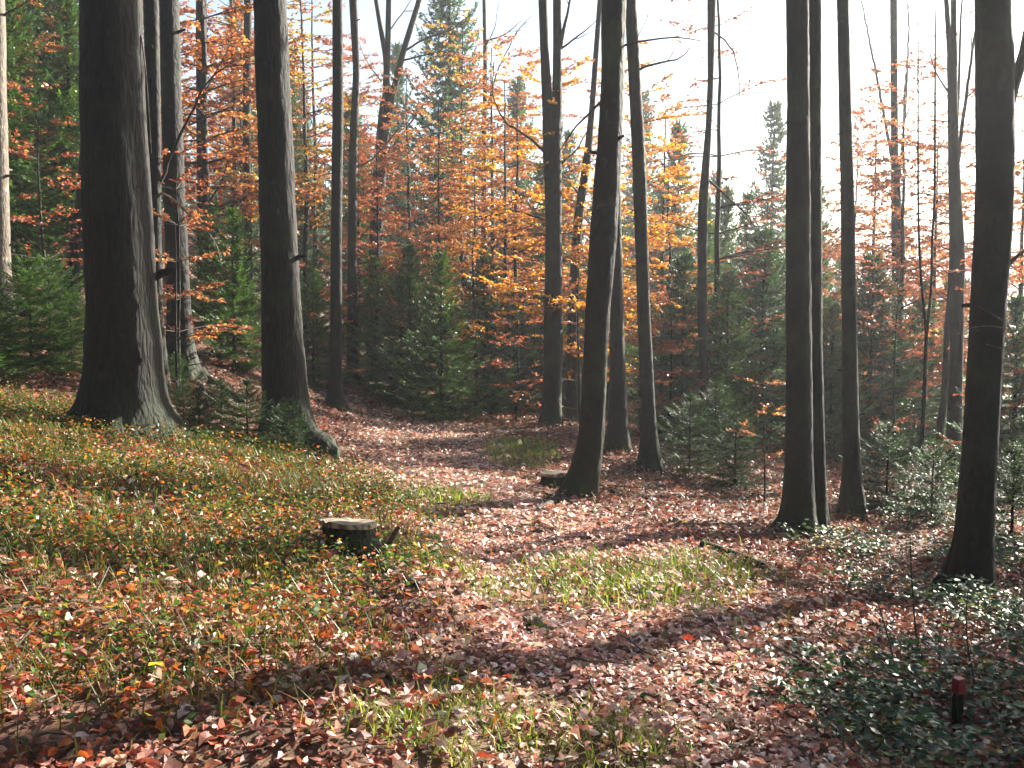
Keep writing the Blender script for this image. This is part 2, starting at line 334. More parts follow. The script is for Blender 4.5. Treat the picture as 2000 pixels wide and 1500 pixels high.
BASES = []
def big_tree(name, label, E, Y, group=None, mat=None, htop=14, seg=20, flare=.35, cat='tree', limbs=(), topforks=2, crown_pal=BEECH, stems=(), roots=(), dead=(), jit=.018, keep=.25, crown=True):
    pts, rad = edges_path(E, Y)
    base = pts[0].copy(); base[2] = h1(base[0], base[1])
    root = empty(name, base); tag(root, label, cat, group)
    a = Acc()
    if not stems:   # carry on above the frame
        slope = (pts[-1]-pts[-2])/max((pts[-1]-pts[-2])[2], .2); r0 = rad[-1]; z = pts[-1][2]
        k = max(2, int((htop-z)/1.5))
        ex = [pts[-1]+slope*(htop-z)*(i+1)/k*np.array([.7, .7, 1]) for i in range(k)]
        er = [r0*(1-.75*(i+1)/k) for i in range(k)]
        pts = np.r_[pts, ex]; rad = np.r_[rad, er]
    pts = np.r_[[pts[0]-np.array([0, 0, .35])], pts]; rad = np.r_[[rad[0]*1.05], rad]
    nearby = Y < 14
    if nearby: seg = int(seg*1.6)
    P, R = resample(pts, rad, .05 if nearby else .12); R0_ = R[min(len(R)-1, 12 if nearby else 5)]
    for _ in range(3): R = R*(1+.03*np.exp(-((P[:, 2]-rng.uniform(.6, 6))/.12)**2)*rng.choice([-.6, 1]))
    ph = rng.uniform(0, 6); ph2 = rng.uniform(0, 6); kk = rng.integers(4, 7); bz = base[2]; am_ = 1+.4*np.sin(np.arange(seg)*2*math.pi/seg+ph2); BASES.append((base[0], base[1], R0_))
    def fl(p, th):
        z = np.maximum(p[:, 2]-bz, 0)[:, None]
        lob = np.maximum(np.cos(kk*th[None]+ph+.6*np.sin(2*th[None]+ph2)), 0)**1.4*am_[None, :]
        return 1+flare*(.22*np.exp(-z/.3)+1.05*np.exp(-z/.15)*lob)
    tube(a, P, R, seg, jit, fl)
    for _ in range(rng.integers(3, 9)):
        i = rng.integers(len(P)//14, int(len(P)*.6)); th = rng.uniform(0, 6.28); d = norm(np.array([math.cos(th), math.sin(th), rng.uniform(-.1, .6)]))
        l = R[i]*rng.uniform(1.15, 1.6)+rng.uniform(0, .05); q = np.array([P[i], P[i]+d*l*.6, P[i]+d*l]); tube(a, q, [R[i]*.2+.004, R[i]*.15+.003, .003+R[i]*.08], 6)
    V, F, _ = a.get(); mk('trunk', V, F, mat, parent=root, smooth=True, org=base)
    for st in stems:
        ps, rs = edges_path(st, Y)
        sl = (ps[-1]-ps[-2])/max((ps[-1]-ps[-2])[2], .1); n = 4; z = ps[-1][2]
        ps = np.r_[ps, [ps[-1]+sl*(htop-z)*(i+1)/n*np.array([.6, .6, 1]) for i in range(n)]]; rs = np.r_[rs, [rs[-1]*(1-.8*(i+1)/n) for i in range(n)]]
        ps, rs = resample(ps, rs); b = Acc(); tube(b, ps, rs, max(8, seg-6), jit); V, F, _ = b.get(); mk('stem', V, F, mat, parent=root, smooth=True, org=base)
    # limbs given in photo positions: list of points (px,py[,Y]) with start radius (m)
    for lb in limbs:
        r = lb[0]; q = np.array([P3(p[0], p[1], p[2] if len(p) > 2 else Y) for p in lb[1:]])
        q, rr = resample(q, np.linspace(r, r*.3, len(q)), .1)
        q[1:-1] += rng.normal(0, .006, q[1:-1].shape); b = Acc(); tube(b, q, rr, 6); tips=[]
        for j in range(int(len(q)/5)):
            i = rng.integers(len(q)//4, len(q)-1); dd = norm(q[i]-q[i-1])
            grow(b, q[i], dd+norm(np.cross(dd, rng.normal(size=3)))*.8, rng.uniform(.25, .6), rr[i]*.5, 1, tips, seg=4)
        V, F, _ = b.get(); mk('branch', V, F, M_twig, parent=root, smooth=True, org=base)
    for lb in dead:
        r = lb[0]; q = np.array([P3(p[0], p[1], p[2] if len(p) > 2 else Y) for p in lb[1:]])
        q, rr = resample(q, np.linspace(r, r*.35, len(q)), .06); b = Acc(); tube(b, q, rr, 6); V, F, _ = b.get()
        mk('dead_branch', V, F, M_pale_bark, parent=root, smooth=True, org=base)
    for rt in roots:
        r = rt[0]; q=[]
        for (px, py) in rt[1:]:
            x, y, z = gp(px, py); q.append((x, y, z+r*.35))
        q, rr = resample(np.array(q), np.linspace(r, r*.3, len(q)), .08)
        b = Acc(); tube(b, q, rr, 8, .05); V, F, _ = b.get(); mk('root', V, F, mat, parent=root, smooth=True, org=base)
    # crown above
    if crown:
        b = Acc(); tips=[]
        zs = P[:, 2]; top = zs.max(); lo = CAMZ+Y*.36
        if top-lo > 1.5:
            for k in range(7+topforks):
                z = rng.uniform(lo, top); i = int(np.argmin(abs(zs-z))); th = rng.uniform(0, 2*math.pi)
                b = Acc(); grow(b, P[i], (math.cos(th), math.sin(th), .55), rng.uniform(1.6, 3.2), max(R[i]*.4, .02), 2, tips, seg=5, up=.3)
                V, F, _ = b.get(); mk('limb', V, F, M_twig, parent=root, smooth=True, org=base)
            lv = leaves_on(tips, crown_pal, .085, .06, keep=keep, rmax=.03)
            if lv: mk('crown', lv[0], lv[1], M_leaf, lv[2], root, org=base)
    return root

TR = {}
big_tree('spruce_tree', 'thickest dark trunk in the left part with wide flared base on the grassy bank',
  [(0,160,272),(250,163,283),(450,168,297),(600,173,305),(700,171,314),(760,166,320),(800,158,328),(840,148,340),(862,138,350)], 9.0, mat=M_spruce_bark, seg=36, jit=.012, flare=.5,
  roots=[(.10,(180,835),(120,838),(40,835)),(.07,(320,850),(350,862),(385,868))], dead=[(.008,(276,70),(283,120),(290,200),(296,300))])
big_tree('beech_tree', 'slim sunlit-edged trunk squeezed just right of the thickest dark trunk',
  [(0,281,309),(250,287,314),(400,289,314),(600,291,317),(700,297,326),(740,290,330)], 12, mat=M_beech_bark, seg=16,
  dead=[(.016,(310,375),(335,385),(370,420),(400,445),(425,480),(432,520)),], limbs=[(.02,(308,370),(340,290),(372,220),(395,175),(430,132),(500,124,11.2))])
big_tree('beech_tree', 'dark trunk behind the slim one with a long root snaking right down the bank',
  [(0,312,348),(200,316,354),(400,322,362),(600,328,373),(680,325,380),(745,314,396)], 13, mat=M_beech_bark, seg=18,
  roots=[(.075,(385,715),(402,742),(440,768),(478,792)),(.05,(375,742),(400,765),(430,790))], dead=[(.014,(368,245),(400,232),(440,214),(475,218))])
big_tree('spruce_tree', 'tall dark trunk behind the small dark green spruce sapling, base at path edge',
  [(0,497,558),(250,504,570),(500,510,581),(700,513,594),(790,512,602),(840,506,614),(876,496,634)], 10.5, mat=M_spruce_bark, seg=28, flare=.45,
  roots=[(.06,(600,860),(628,872),(655,884))])
big_tree('beech_tree', 'pale-edged trunk cut by the left border of the photo',
  [(0,-32,8),(150,-29,10),(350,-26,15),(500,-23,19),(625,-24,26)], 14, mat=M_pale_bark, seg=18, limbs=[(.02,(8,30),(30,20),(55,0))])
big_tree('beech_tree', 'slender straight trunk with flared foot where the path reaches the crest',
  [(0,650,669),(200,650,671),(400,647,668),(600,645,668),(700,643,667),(780,638,669),(808,630,680)], 16, mat=M_beech_bark, seg=14, dead=[(.012,(648,600),(640,585),(622,578))])
big_tree('beech_tree', 'thin wavy trunk standing beyond the slender one at the crest',
  [(0,682,698),(140,690,703),(300,681,698),(500,679,697),(745,677,703)], 20, mat=M_beech_bark, seg=12, limbs=[(.02,(690,330),(730,310),(780,250),(800,225))])
big_tree('beech_tree', 'trunk splitting into two parallel stems at head of frame, orange leaves round its middle',
  [(235,1060,1098),(450,1066,1097),(650,1062,1099),(800,1058,1096),(835,1050,1100)], 16, mat=M_beech_bark, seg=16,
  stems=[[(0,1051,1069),(100,1055,1072),(200,1058,1080),(260,1060,1086)], [(0,1080,1097),(100,1080,1097),(200,1078,1098),(260,1074,1098)]],
  limbs=[(.045,(1094,90),(1102,55),(1118,-20)),(.025,(1066,300),(1030,265),(985,240),(960,190),(965,120)),(.02,(1097,320),(1130,290),(1160,230)),(.018,(1066,430),(1010,410),(960,420),(930,430)),(.02,(1096,95),(1130,70),(1165,40))], crown=False)
big_tree('beech_tree', 'leaning dark trunk in the centre that curves right above the path',
  [(0,1175,1222),(150,1175,1218),(280,1167,1214),(450,1153,1206),(600,1144,1192),(750,1138,1184),(850,1130,1180),(920,1114,1172),(972,1094,1160)], 9, mat=M_beech_bark, seg=24,
  roots=[(.05,(1110,965),(1080,985),(1050,1000)),(.035,(1165,950),(1200,965),(1225,975))], limbs=[(.014,(1172,200),(1150,215),(1110,260),(1090,300)),(.012,(1215,90),(1250,80),(1330,72),(1370,80))])
big_tree('beech_tree', 'straight trunk half hidden behind the leaning centre trunk',
  [(100,1192,1206),(380,1192,1212),(600,1192,1218),(800,1190,1225),(888,1184,1232)], 13, mat=M_beech_bark, seg=14)
big_tree('beech_tree', 'slightly tilted trunk just right of the leaning centre trunk',
  [(0,1220,1243),(200,1230,1254),(350,1236,1262),(600,1244,1269),(800,1252,1280),(890,1249,1288),(925,1240,1296)], 12, mat=M_beech_bark, seg=16, limbs=[(.018,(1243,140),(1280,120),(1330,122),(1350,90))])
big_tree('beech_tree', 'very thin kinked trunk with sparse red twigs against the white sky',
  [(0,1381,1398),(150,1382,1394),(250,1378,1390),(400,1363,1383),(600,1362,1380),(750,1366,1384),(882,1363,1390)], 15, mat=M_beech_bark, seg=12,
  limbs=[(.02,(1382,350),(1420,385),(1460,420),(1490,460)),(.015,(1392,60),(1430,90),(1445,150),(1440,250))])
big_tree('beech_tree', 'thicker left stem of the fused twin trunk right of centre',
  [(0,1536,1579),(200,1538,1580),(430,1535,1582),(700,1536,1585),(900,1534,1588),(1000,1529,1592),(1045,1516,1600)], 8.5, mat=M_beech_bark, seg=22,
  dead=[(.006,(1576,225,8.25),(1579,300,8.25),(1583,450,8.25),(1584,650,8.25))])  # pale tube put along the seam for its light line, no real branch
big_tree('beech_tree', 'narrower right stem of the fused twin trunk right of centre',
  [(0,1574,1604),(200,1576,1603),(430,1576,1604),(700,1579,1606),(900,1582,1612),(1030,1576,1618)], 8.62, mat=M_beech_bark, seg=18)
big_tree('beech_tree', 'slim straight trunk standing alone just right of the fused twin trunk',
  [(0,1635,1657),(200,1639,1662),(430,1643,1669),(700,1645,1674),(900,1646,1679),(1012,1638,1692)], 9.7, mat=M_beech_bark, seg=16)
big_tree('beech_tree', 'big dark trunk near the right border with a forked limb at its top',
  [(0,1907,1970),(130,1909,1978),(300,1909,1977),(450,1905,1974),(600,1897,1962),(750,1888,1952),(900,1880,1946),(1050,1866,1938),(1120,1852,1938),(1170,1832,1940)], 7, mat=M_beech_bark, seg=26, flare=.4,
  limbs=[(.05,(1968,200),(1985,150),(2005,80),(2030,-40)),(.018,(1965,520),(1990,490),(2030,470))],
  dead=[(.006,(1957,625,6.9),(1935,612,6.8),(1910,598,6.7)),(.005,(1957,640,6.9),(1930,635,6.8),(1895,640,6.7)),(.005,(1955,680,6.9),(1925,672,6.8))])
big_tree('beech_tree', 'grey forked trunk standing between the sapling and the right border trunk',
  [(110,1850,1868),(300,1852,1872),(500,1855,1884),(700,1855,1880),(958,1844,1876)], 14, mat=M_beech_bark, seg=14,
  stems=[[(0,1843,1852),(60,1847,1857),(130,1851,1862)],[(0,1857,1868),(60,1857,1868),(130,1857,1870)]], limbs=[(.03,(1868,330),(1885,200),(1905,60),(1912,-20)),(.015,(1852,180),(1830,150),(1800,60))])
big_tree('beech_tree', 'slender hazy trunk among orange leaves in the right background',
  [(0,1739,1752),(300,1740,1754),(500,1742,1766),(700,1743,1762),(850,1740,1766)], 20, mat=M_beech_bark, seg=10, keep=.15,
  limbs=[(.035,(1745,330),(1722,200),(1700,90),(1680,-10)),(.03,(1752,380),(1768,220),(1775,60),(1772,-20))])
big_tree('beech_tree', 'short leaning dark trunk left behind the thickest trunk on the bank top',
  [(420,146,176),(520,130,166),(607,112,152)], 17, mat=M_spruce_bark, seg=14, dead=[(.014,(146,600),(155,550),(166,500),(172,475))])
big_tree('spruce_tree', 'shadowy background trunk rising between orange leaves left of the tall dark trunk',
  [(0,383,404),(250,384,404),(450,386,406),(640,384,410)], 22, mat=M_spruce_bark, seg=12)
big_tree('beech_tree', 'faint narrow trunk hugging the left flank of the tall dark trunk',
  [(0,477,492),(300,474,490),(480,477,493),(660,474,496)], 24, mat=M_beech_bark, seg=10)
big_tree('beech_tree', 'grey background tree forking widely into bare limbs against the sky',
  [(200,742,764),(300,731,756),(450,722,748),(760,714,746)], 25, mat=M_beech_bark, seg=12, crown=False,
  stems=[[(0,754,764),(80,752,763),(200,746,760),(260,736,758)],[(0,814,824),(100,782,794),(200,757,770),(280,738,754)],[(0,730,738),(50,738,747),(110,748,758),(160,750,760)]],
  limbs=[(.03,(790,100),(830,75),(880,60),(930,20)),(.03,(775,120),(820,110),(880,95)),(.03,(735,330),(780,270),(830,200),(845,180)),(.02,(745,160),(715,120),(700,80)),(.02,(760,60),(790,20),(810,-10))])
big_tree('beech_tree', 'thin bare background trunk rising beside the tall pointed spruce',
  [(0,942,949),(150,944,952),(300,940,950),(760,938,954)], 27, mat=M_beech_bark, seg=8, crown=False,
  limbs=[(.025,(947,80),(985,70),(1020,40)),(.025,(950,210),(975,130),(1010,60),(1040,30)),(.02,(944,100),(965,60),(975,0)),(.02,(948,190),(910,150),(890,120))])
big_tree('beech_tree', 'dark bough-bearing trunk leaning right behind the centre trunk foliage',
  [(220,1150,1162),(300,1140,1156),(430,1120,1138),(600,1108,1128),(800,1104,1128)], 19, mat=M_beech_bark, seg=10, crown=False, limbs=[(.02,(1130,380),(1100,340),(1060,300))])
# slender sapling pole with a two-way fork
big_tree('beech_sapling', 'slender dark sapling forking in two in front of the grey forked trunk',
  [(645,1806,1813),(800,1800,1808),(900,1794,1803),(1005,1789,1801)], 10.5, mat=M_beech_bark, seg=8, crown=False, htop=6, flare=.2,
  stems=[[(400,1791,1795),(470,1792,1797),(560,1797,1802),(650,1806,1812)],[(100,1825,1828),(200,1824,1828),(400,1823,1828),(470,1817,1822),(560,1817,1822),(650,1807,1813)]], limbs=[(.006,(1825,300),(1850,270),(1870,240))])

# ------------------------------------------------------------------ beech foliage trees
def fan_sprays(acc, P0, ang, L, rise, tips, r=.018):
    """a beech bough: a main axis with alternate side twigs in one nearly level plane"""
    n = max(5, int(L/.16)); d = np.array([math.cos(ang), math.sin(ang), rise]); d = norm(d)
    pts=[np.array(P0, float)]
    for i in range(n):
        d = norm(d+rng.normal(0, .09, 3)*[1, 1, .6]+[0, 0, -.012]); pts.append(pts[-1]+d*L/n)
    pts = np.array(pts); rad = np.linspace(r, r*.2, n+1); tube(acc, pts, rad, 4); tips.append((pts[int(n*.35):], rad[int(n*.35):]*.3))
    for i in range(2, n):
        sgn = 1 if i % 2 else -1; dd = norm(pts[i]-pts[i-1]); sd = norm(np.cross(dd, [0, 0, 1]))*sgn
        l = (L*.42)*(1-.55*i/n)*rng.uniform(.6, 1.15); m = max(3, int(l/.12)); e = norm(dd*.75+sd*.8+rng.normal(0, .1, 3)); q=[pts[i]]
        for k in range(m): e = norm(e+rng.normal(0, .12, 3)+dd*.05); q.append(q[-1]+e*l/m)
        q = np.array(q); tube(acc, q, np.linspace(rad[i]*.5, .002, m+1), 3); tips.append((q, np.linspace(.003, .002, m+1)))
def beech_mesh(seed, h, r, z0, nb, L, leaf=.062, gap=.05, pal_=BEECH, crownw=1.0):
    global rng; keep_r = rng; rng = np.random.default_rng(seed)
    a = Acc(); b = Acc(); tips=[]; n = int(h/.4)
    z = np.linspace(-.2, h, n); x = np.cumsum(rng.normal(0, .022, n))*.8; y = np.cumsum(rng.normal(0, .022, n))*.8
    pts = np.c_[x, y, z]; rad = r*(1-.85*np.maximum(z, 0)/h); tube(a, pts, rad, 8, .02)
    for k in range(nb):
        zz = z0+(h-z0)*((k+rng.uniform())/nb); i = min(int(np.searchsorted(z, zz)), n-1); f = 1-(zz-z0)/(h-z0+1e-6)
        fan_sprays(b, pts[i], rng.uniform(0, 2*math.pi), L*(.45+.55*f)*rng.uniform(.6, 1.15), rng.uniform(.05, .45), tips, r=max(.006, rad[i]*.35))
    lv = leaves_on(tips, pal_, leaf, gap, rmax=.1)
    rng = keep_r
    return a.get(), b.get(), lv
def beech_proto(name, args):
    (tv, tf, _), (bv, bf, _), lv = beech_mesh(**args)
    root = empty(name, (0, 0, 0))
    mk('trunk', tv, tf, M_beech_bark, parent=root, smooth=True); mk('branches', bv, bf, M_twig, parent=root, smooth=True)['kind'] = 'stuff'; mk('crown', lv[0], lv[1], M_leaf, lv[2], root)
    return root
protos = {}
BP = dict(
 tallorange=dict(seed=1, h=9.5, r=.09, z0=1.8, nb=60, L=2.5, leaf=.082, gap=.022, pal_=BEECH),
 tallrust=dict(seed=2, h=8.5, r=.08, z0=1.0, nb=56, L=2.4, leaf=.082, gap=.022, pal_=RUST),
 gold=dict(seed=3, h=5.6, r=.05, z0=1.2, nb=40, L=1.5, leaf=.07, gap=.022, pal_=GOLD),
 low=dict(seed=4, h=3.4, r=.03, z0=.3, nb=30, L=1.5, leaf=.062, gap=.026, pal_=RUST),
 loworange=dict(seed=5, h=2.6, r=.025, z0=.25, nb=18, L=1.2, leaf=.06, gap=.026, pal_=BEECH),
 olive=dict(seed=6, h=7.5, r=.07, z0=2.0, nb=36, L=2.1, leaf=.075, gap=.03, pal_=OLIVE),
 highcrown=dict(seed=8, h=9.0, r=.10, z0=5.2, nb=44, L=1.9, leaf=.085, gap=.03, pal_=BEECH),
 sparse=dict(seed=7, h=9.0, r=.07, z0=2.5, nb=30, L=2.0, leaf=.07, gap=.06, pal_=RUST),
)
for k, v in BP.items(): protos[k] = beech_proto('beech_tree' if v['h'] > 4 else 'beech_sapling', v)
used = set()
def place(key, px, Y, s, label, rot=None, group=None, cat='tree', sz=None, dz=0):
    src = protos[key]
    o = src if key not in used else copy_tree(src)
    used.add(key)
    x, y, z = at(px, Y); o.location = (x, y, z-.05+dz); o.scale = (s, s, sz or s)
    o.rotation_euler = (0, 0, rng.uniform(0, 6.28) if rot is None else rot)
    for k_ in ('group',):
        if k_ in o and group is None: del o[k_]
    tag(o, label, cat, group); return o
for a in [
 ('tallorange',415,19,1.0,'orange beech filling the gap between the dark trunks at upper left'),
 ('tallrust',335,24,1.15,'rust-leaved beech behind the trunk with the long root'),
 ('olive',600,22,1.1,'yellow-olive beech behind the tall dark trunk, reaching the frame top'),
 ('olive',540,28,1.3,'olive beech deeper in the wood behind the tall dark trunk'),
 ('tallorange',800,23,.72,'copper beech above the dense young spruces near the crest'),
 ('olive',905,27,1.25,'yellowish beech crown in front of the tall pointed spruce'),
 ('tallorange',990,22,.75,'russet beech left of the split-stem trunk'),
 ('tallorange',705,26,.8,'orange beech around the foot of the widely forking grey tree'),
 ('tallorange',1290,24,.8,'orange beech between the tilted trunk and the thin kinked trunk'),
 ('gold',1085,16.6,1.0,'golden beech glowing around the split-stem trunk'),
 ('gold',1250,17.5,1.05,'bright golden beech behind the tilted trunk right of centre'),
 ('gold',1160,19,.8,'small amber beech glimpsed left of the leaning centre trunk'),
 ('sparse',1400,16,.92,'sparse red-twigged beech around the thin kinked trunk'),
 ('sparse',1500,26,.8,'thin hazy beech left of the fused twin trunk'),
 ('tallorange',1755,18,.72,'orange beech around the slender hazy trunk at right'),
 ('tallrust',1700,22,.85,'rust beech between the lone slim trunk and hazy trunk at right'),
 ('sparse',1840,15,.85,'sparse copper beech around the grey forked trunk'),
 ('tallorange',1985,17,.7,'orange beech behind the big trunk at the right border'),
 ('olive',1790,24,.75,'yellowish beech seen between the sapling and the hazy trunk'),
 ('low',90,15.5,1.0,'low orange beech under the spruces at the left border'),
 ('tallrust',620,34,1.2,'distant rust beech showing through left of the slender crest trunk'),
 ('low',352,12.4,.85,'low red-leaved beech hugging the trunk with the long root'),
 ('low',1010,17.5,.75,'low rust beech left of the split-stem trunk foot'),
 ('low',1130,17,.95,'low russet beech between the split-stem and leaning trunks'),
 ('low',1310,15.5,.75,'low red beech right of the tilted trunk foot'),
 ('loworange',1500,10.5,.5,'knee-high orange beech sapling left of the fused twin trunk'),
 ('low',1750,15.5,.95,'bushy red-orange beech sapling below the hazy trunk at right'),
 ('low',1960,13,.9,'rusty beech sapling behind the big trunk at the right border'),
 ('low',1430,17,.8,'russet low beech between the thin kinked and fused twin trunks'),
 ('loworange',620,17.5,.8,'small orange beech sapling between tall dark and slender crest trunks'),
 ('tallorange',470,26,1.0,'orange beech showing just left of the tall dark trunk at mid depth'),
 ('tallrust',740,21,.62,'red-orange beech low between thin wavy trunk and young spruces'),
 ('tallorange',860,21.5,.66,'orange beech sprays over the sunlit middle young spruce'),
 ('tallorange',960,25,.9,'amber beech between the tall pointed spruce and split-stem trunk'),
 ('gold',1010,21,1.25,'tall golden beech left of the split-stem trunk, behind its lowest boughs'),
 ('gold',1200,22,1.35,'golden beech crown between centre and tilted trunks'),
 ('gold',930,19.5,.85,'yellow beech sapling above the right-hand bluish young spruce'),
 ('gold',1300,19,.95,'amber beech right behind the tilted trunk'),
 ('tallrust',1060,30,1.15,'rosy far beech crown behind the split-stem trunk'),
 ('tallorange',1660,26,.85,'orange beech between fused twin and lone slim trunks'),
 ('tallrust',1820,19,.72,'rust beech around the fork of the slender sapling'),
 ('tallorange',1900,21,.8,'orange beech partly behind the right border trunk'),
 ('low',1270,14.5,.7,'low copper beech at the back of the tilted trunk foot'),
 ('loworange',350,11.6,.8,'small orange beech sapling before the long-rooted trunk'),
 ('tallorange',30,20,.62,'orange beech boughs at the left border under the dark spruces'),
 ('tallorange',200,26,1.1,'orange beech high on the bank behind the thickest trunk'),
 ('gold',1200,27,1.1,'yellow beech far behind the half-hidden straight trunk'),
]:
    place(*a)

# ------------------------------------------------------------------ spruces
def spikes(P, D, L, k, w, col, up=(0, 0, 1), ang=.75, nl=.3):
    """k needle tufts along each twig"""
    n = len(P); D = norm(D); S = norm(np.cross(D, np.array(up))+rng.normal(0, .15, (n, 3))); Nn = norm(np.cross(S, D))
    Vs=[]; Cs=[]
    for j in range(k):
        t = (j+.5)/k; sg = 1 if j % 2 else -1
        if j == k-1: d = D; base = P+D*L[:, None]*.75; ll = L*.38
        else:
            roll = rng.uniform(-.7, .7, (n, 1)); d = norm(D*.75+(S*sg*np.cos(roll)+Nn*np.sin(roll))*ang); base = P+D*L[:, None]*t*.9; ll = L*nl*(1.1-.5*t)
        sd = norm(np.cross(d, Nn+rng.normal(0, .4, (n, 3))))
        Vs.append(np.stack([base-sd*w, base+sd*w, base+d*ll[:, None]], 1)); Cs.append(np.repeat(col*rng.uniform(.75, 1.3, (n, 1)), 3, 0))
    V = np.concatenate(Vs).reshape(-1, 3); F = np.arange(len(V)).reshape(-1, 3)
    return V, F, np.concatenate(Cs)
GREEN = ([(.06,.11,.035),(.08,.135,.035),(.045,.09,.035),(.105,.15,.04)], [3,3,2,1])
BLUEG = ([(.055,.10,.06),(.07,.12,.065),(.045,.08,.05)], [3,2,2])
DARKG = ([(.03,.06,.022),(.045,.08,.028),(.06,.095,.03)], [3,3,1.3])
BRIGHT = ([(.07,.13,.03),(.10,.16,.035),(.05,.1,.03)], [3,2,2])
def spruce_proto(name, seed, h, R, nwh, per, step, k, w, pal_, dead=.0, expo=.9, droop=.25, zlow=.04, tl=.2):
    global rng; keep_r = rng; rng = np.random.default_rng(seed)
    a = Acc(); z = np.linspace(-.1, h, 14); tube(a, np.c_[z*0+np.cumsum(rng.normal(0,.004,14))*h*.3, z*0, z], np.linspace(.013*h+.006, .004, 14), 8, .02)
    b = Acc(); P=[]; D=[]; Ls=[]
    for i in range(nwh):
        f = (i+.3)/nwh; zz = h*(zlow+(1-zlow)*f**.92); LL = R*(1-f)**expo+.04*h*.3
        for j in range(per):
            th = rng.uniform(0, 6.283) if j else i*2.4; L = LL*rng.uniform(.65, 1.12)*(.75 if f < .06 else 1)
            pz = zz+rng.uniform(-.22, .22)*h/nwh
            t = np.linspace(0, 1, 6); el = -droop*.6+f*.75
            rr = L*t; hh = L*(el*t-droop*np.sin(t*math.pi)*.5+.12*t*t)
            q = np.c_[rr*math.cos(th), rr*math.sin(th), pz+hh]; tube(b, q, np.linspace(.004*h*.35+.003, .0015, 6), 3)
            m = max(3, int(L/step)); tt = np.linspace(.12, 1, m)
            Q = np.stack([np.interp(tt, t, q[:, c]) for c in range(3)], 1); dq = norm(np.stack([np.interp(tt, t, np.gradient(q[:, c])) for c in range(3)], 1))
            sd = norm(np.cross(dq, [0, 0, 1]))
            for sg in (-1, 1):
                P.append(Q+rng.normal(0, step*.15, Q.shape)); D.append(norm(dq*.7+sd*sg*.75+rng.normal(0, .13, Q.shape)-[0, 0, .12]))
                Ls.append(np.maximum(tl*(R*.5)*(1-.6*tt)*(1.15-.5*f), step*1.3)*rng.uniform(.7, 1.25, m))
            P.append(Q); D.append(norm(dq+rng.normal(0, .12, Q.shape)+[0, 0, .25])); Ls.append(np.full(m, step*1.6))
    P = np.concatenate(P); D = np.concatenate(D); Ls = np.concatenate(Ls)
    V, F, Cc = spikes(P, D, Ls, k, w, pal(len(P), *pal_))
    rng = keep_r
    root = empty(name, (0, 0, 0)); tv, tf, _ = a.get(); mk('trunk', tv, tf, M_spruce_bark, parent=root, smooth=True)
    bv, bf, _ = b.get(); mk('branches', bv, bf, M_twig, parent=root, smooth=True)['kind'] = 'stuff'; mk('crown', V, F, M_needle, Cc, root)
    return root
protos['young'] = spruce_proto('spruce_tree', 21, 2.8, .95, 19, 13, .055, 8, .013, GREEN, tl=.45)
protos['young2'] = spruce_proto('spruce_tree', 22, 3.2, 1.15, 20, 14, .06, 8, .014, BLUEG, tl=.45)
protos['bright'] = spruce_proto('spruce_tree', 23, 2.4, .75, 17, 12, .055, 8, .012, BRIGHT, tl=.45)
protos['tall'] = spruce_proto('spruce_tree', 24, 13, 2.6, 42, 10, .15, 6, .045, BLUEG, tl=.34, droop=.55, expo=1.1)
protos['tall2'] = spruce_proto('spruce_tree', 25, 11, 2.9, 38, 10, .16, 6, .045, GREEN, tl=.34, droop=.45, expo=1.15)
protos['near'] = spruce_proto('spruce_sapling', 26, 1.0, .62, 10, 8, .035, 10, .005, DARKG, tl=.55, zlow=.1, droop=.1)
protos['nearb'] = spruce_proto('spruce_sapling', 27, 1.1, .75, 10, 9, .035, 10, .005, GREEN, tl=.55, zlow=.08, droop=.1)
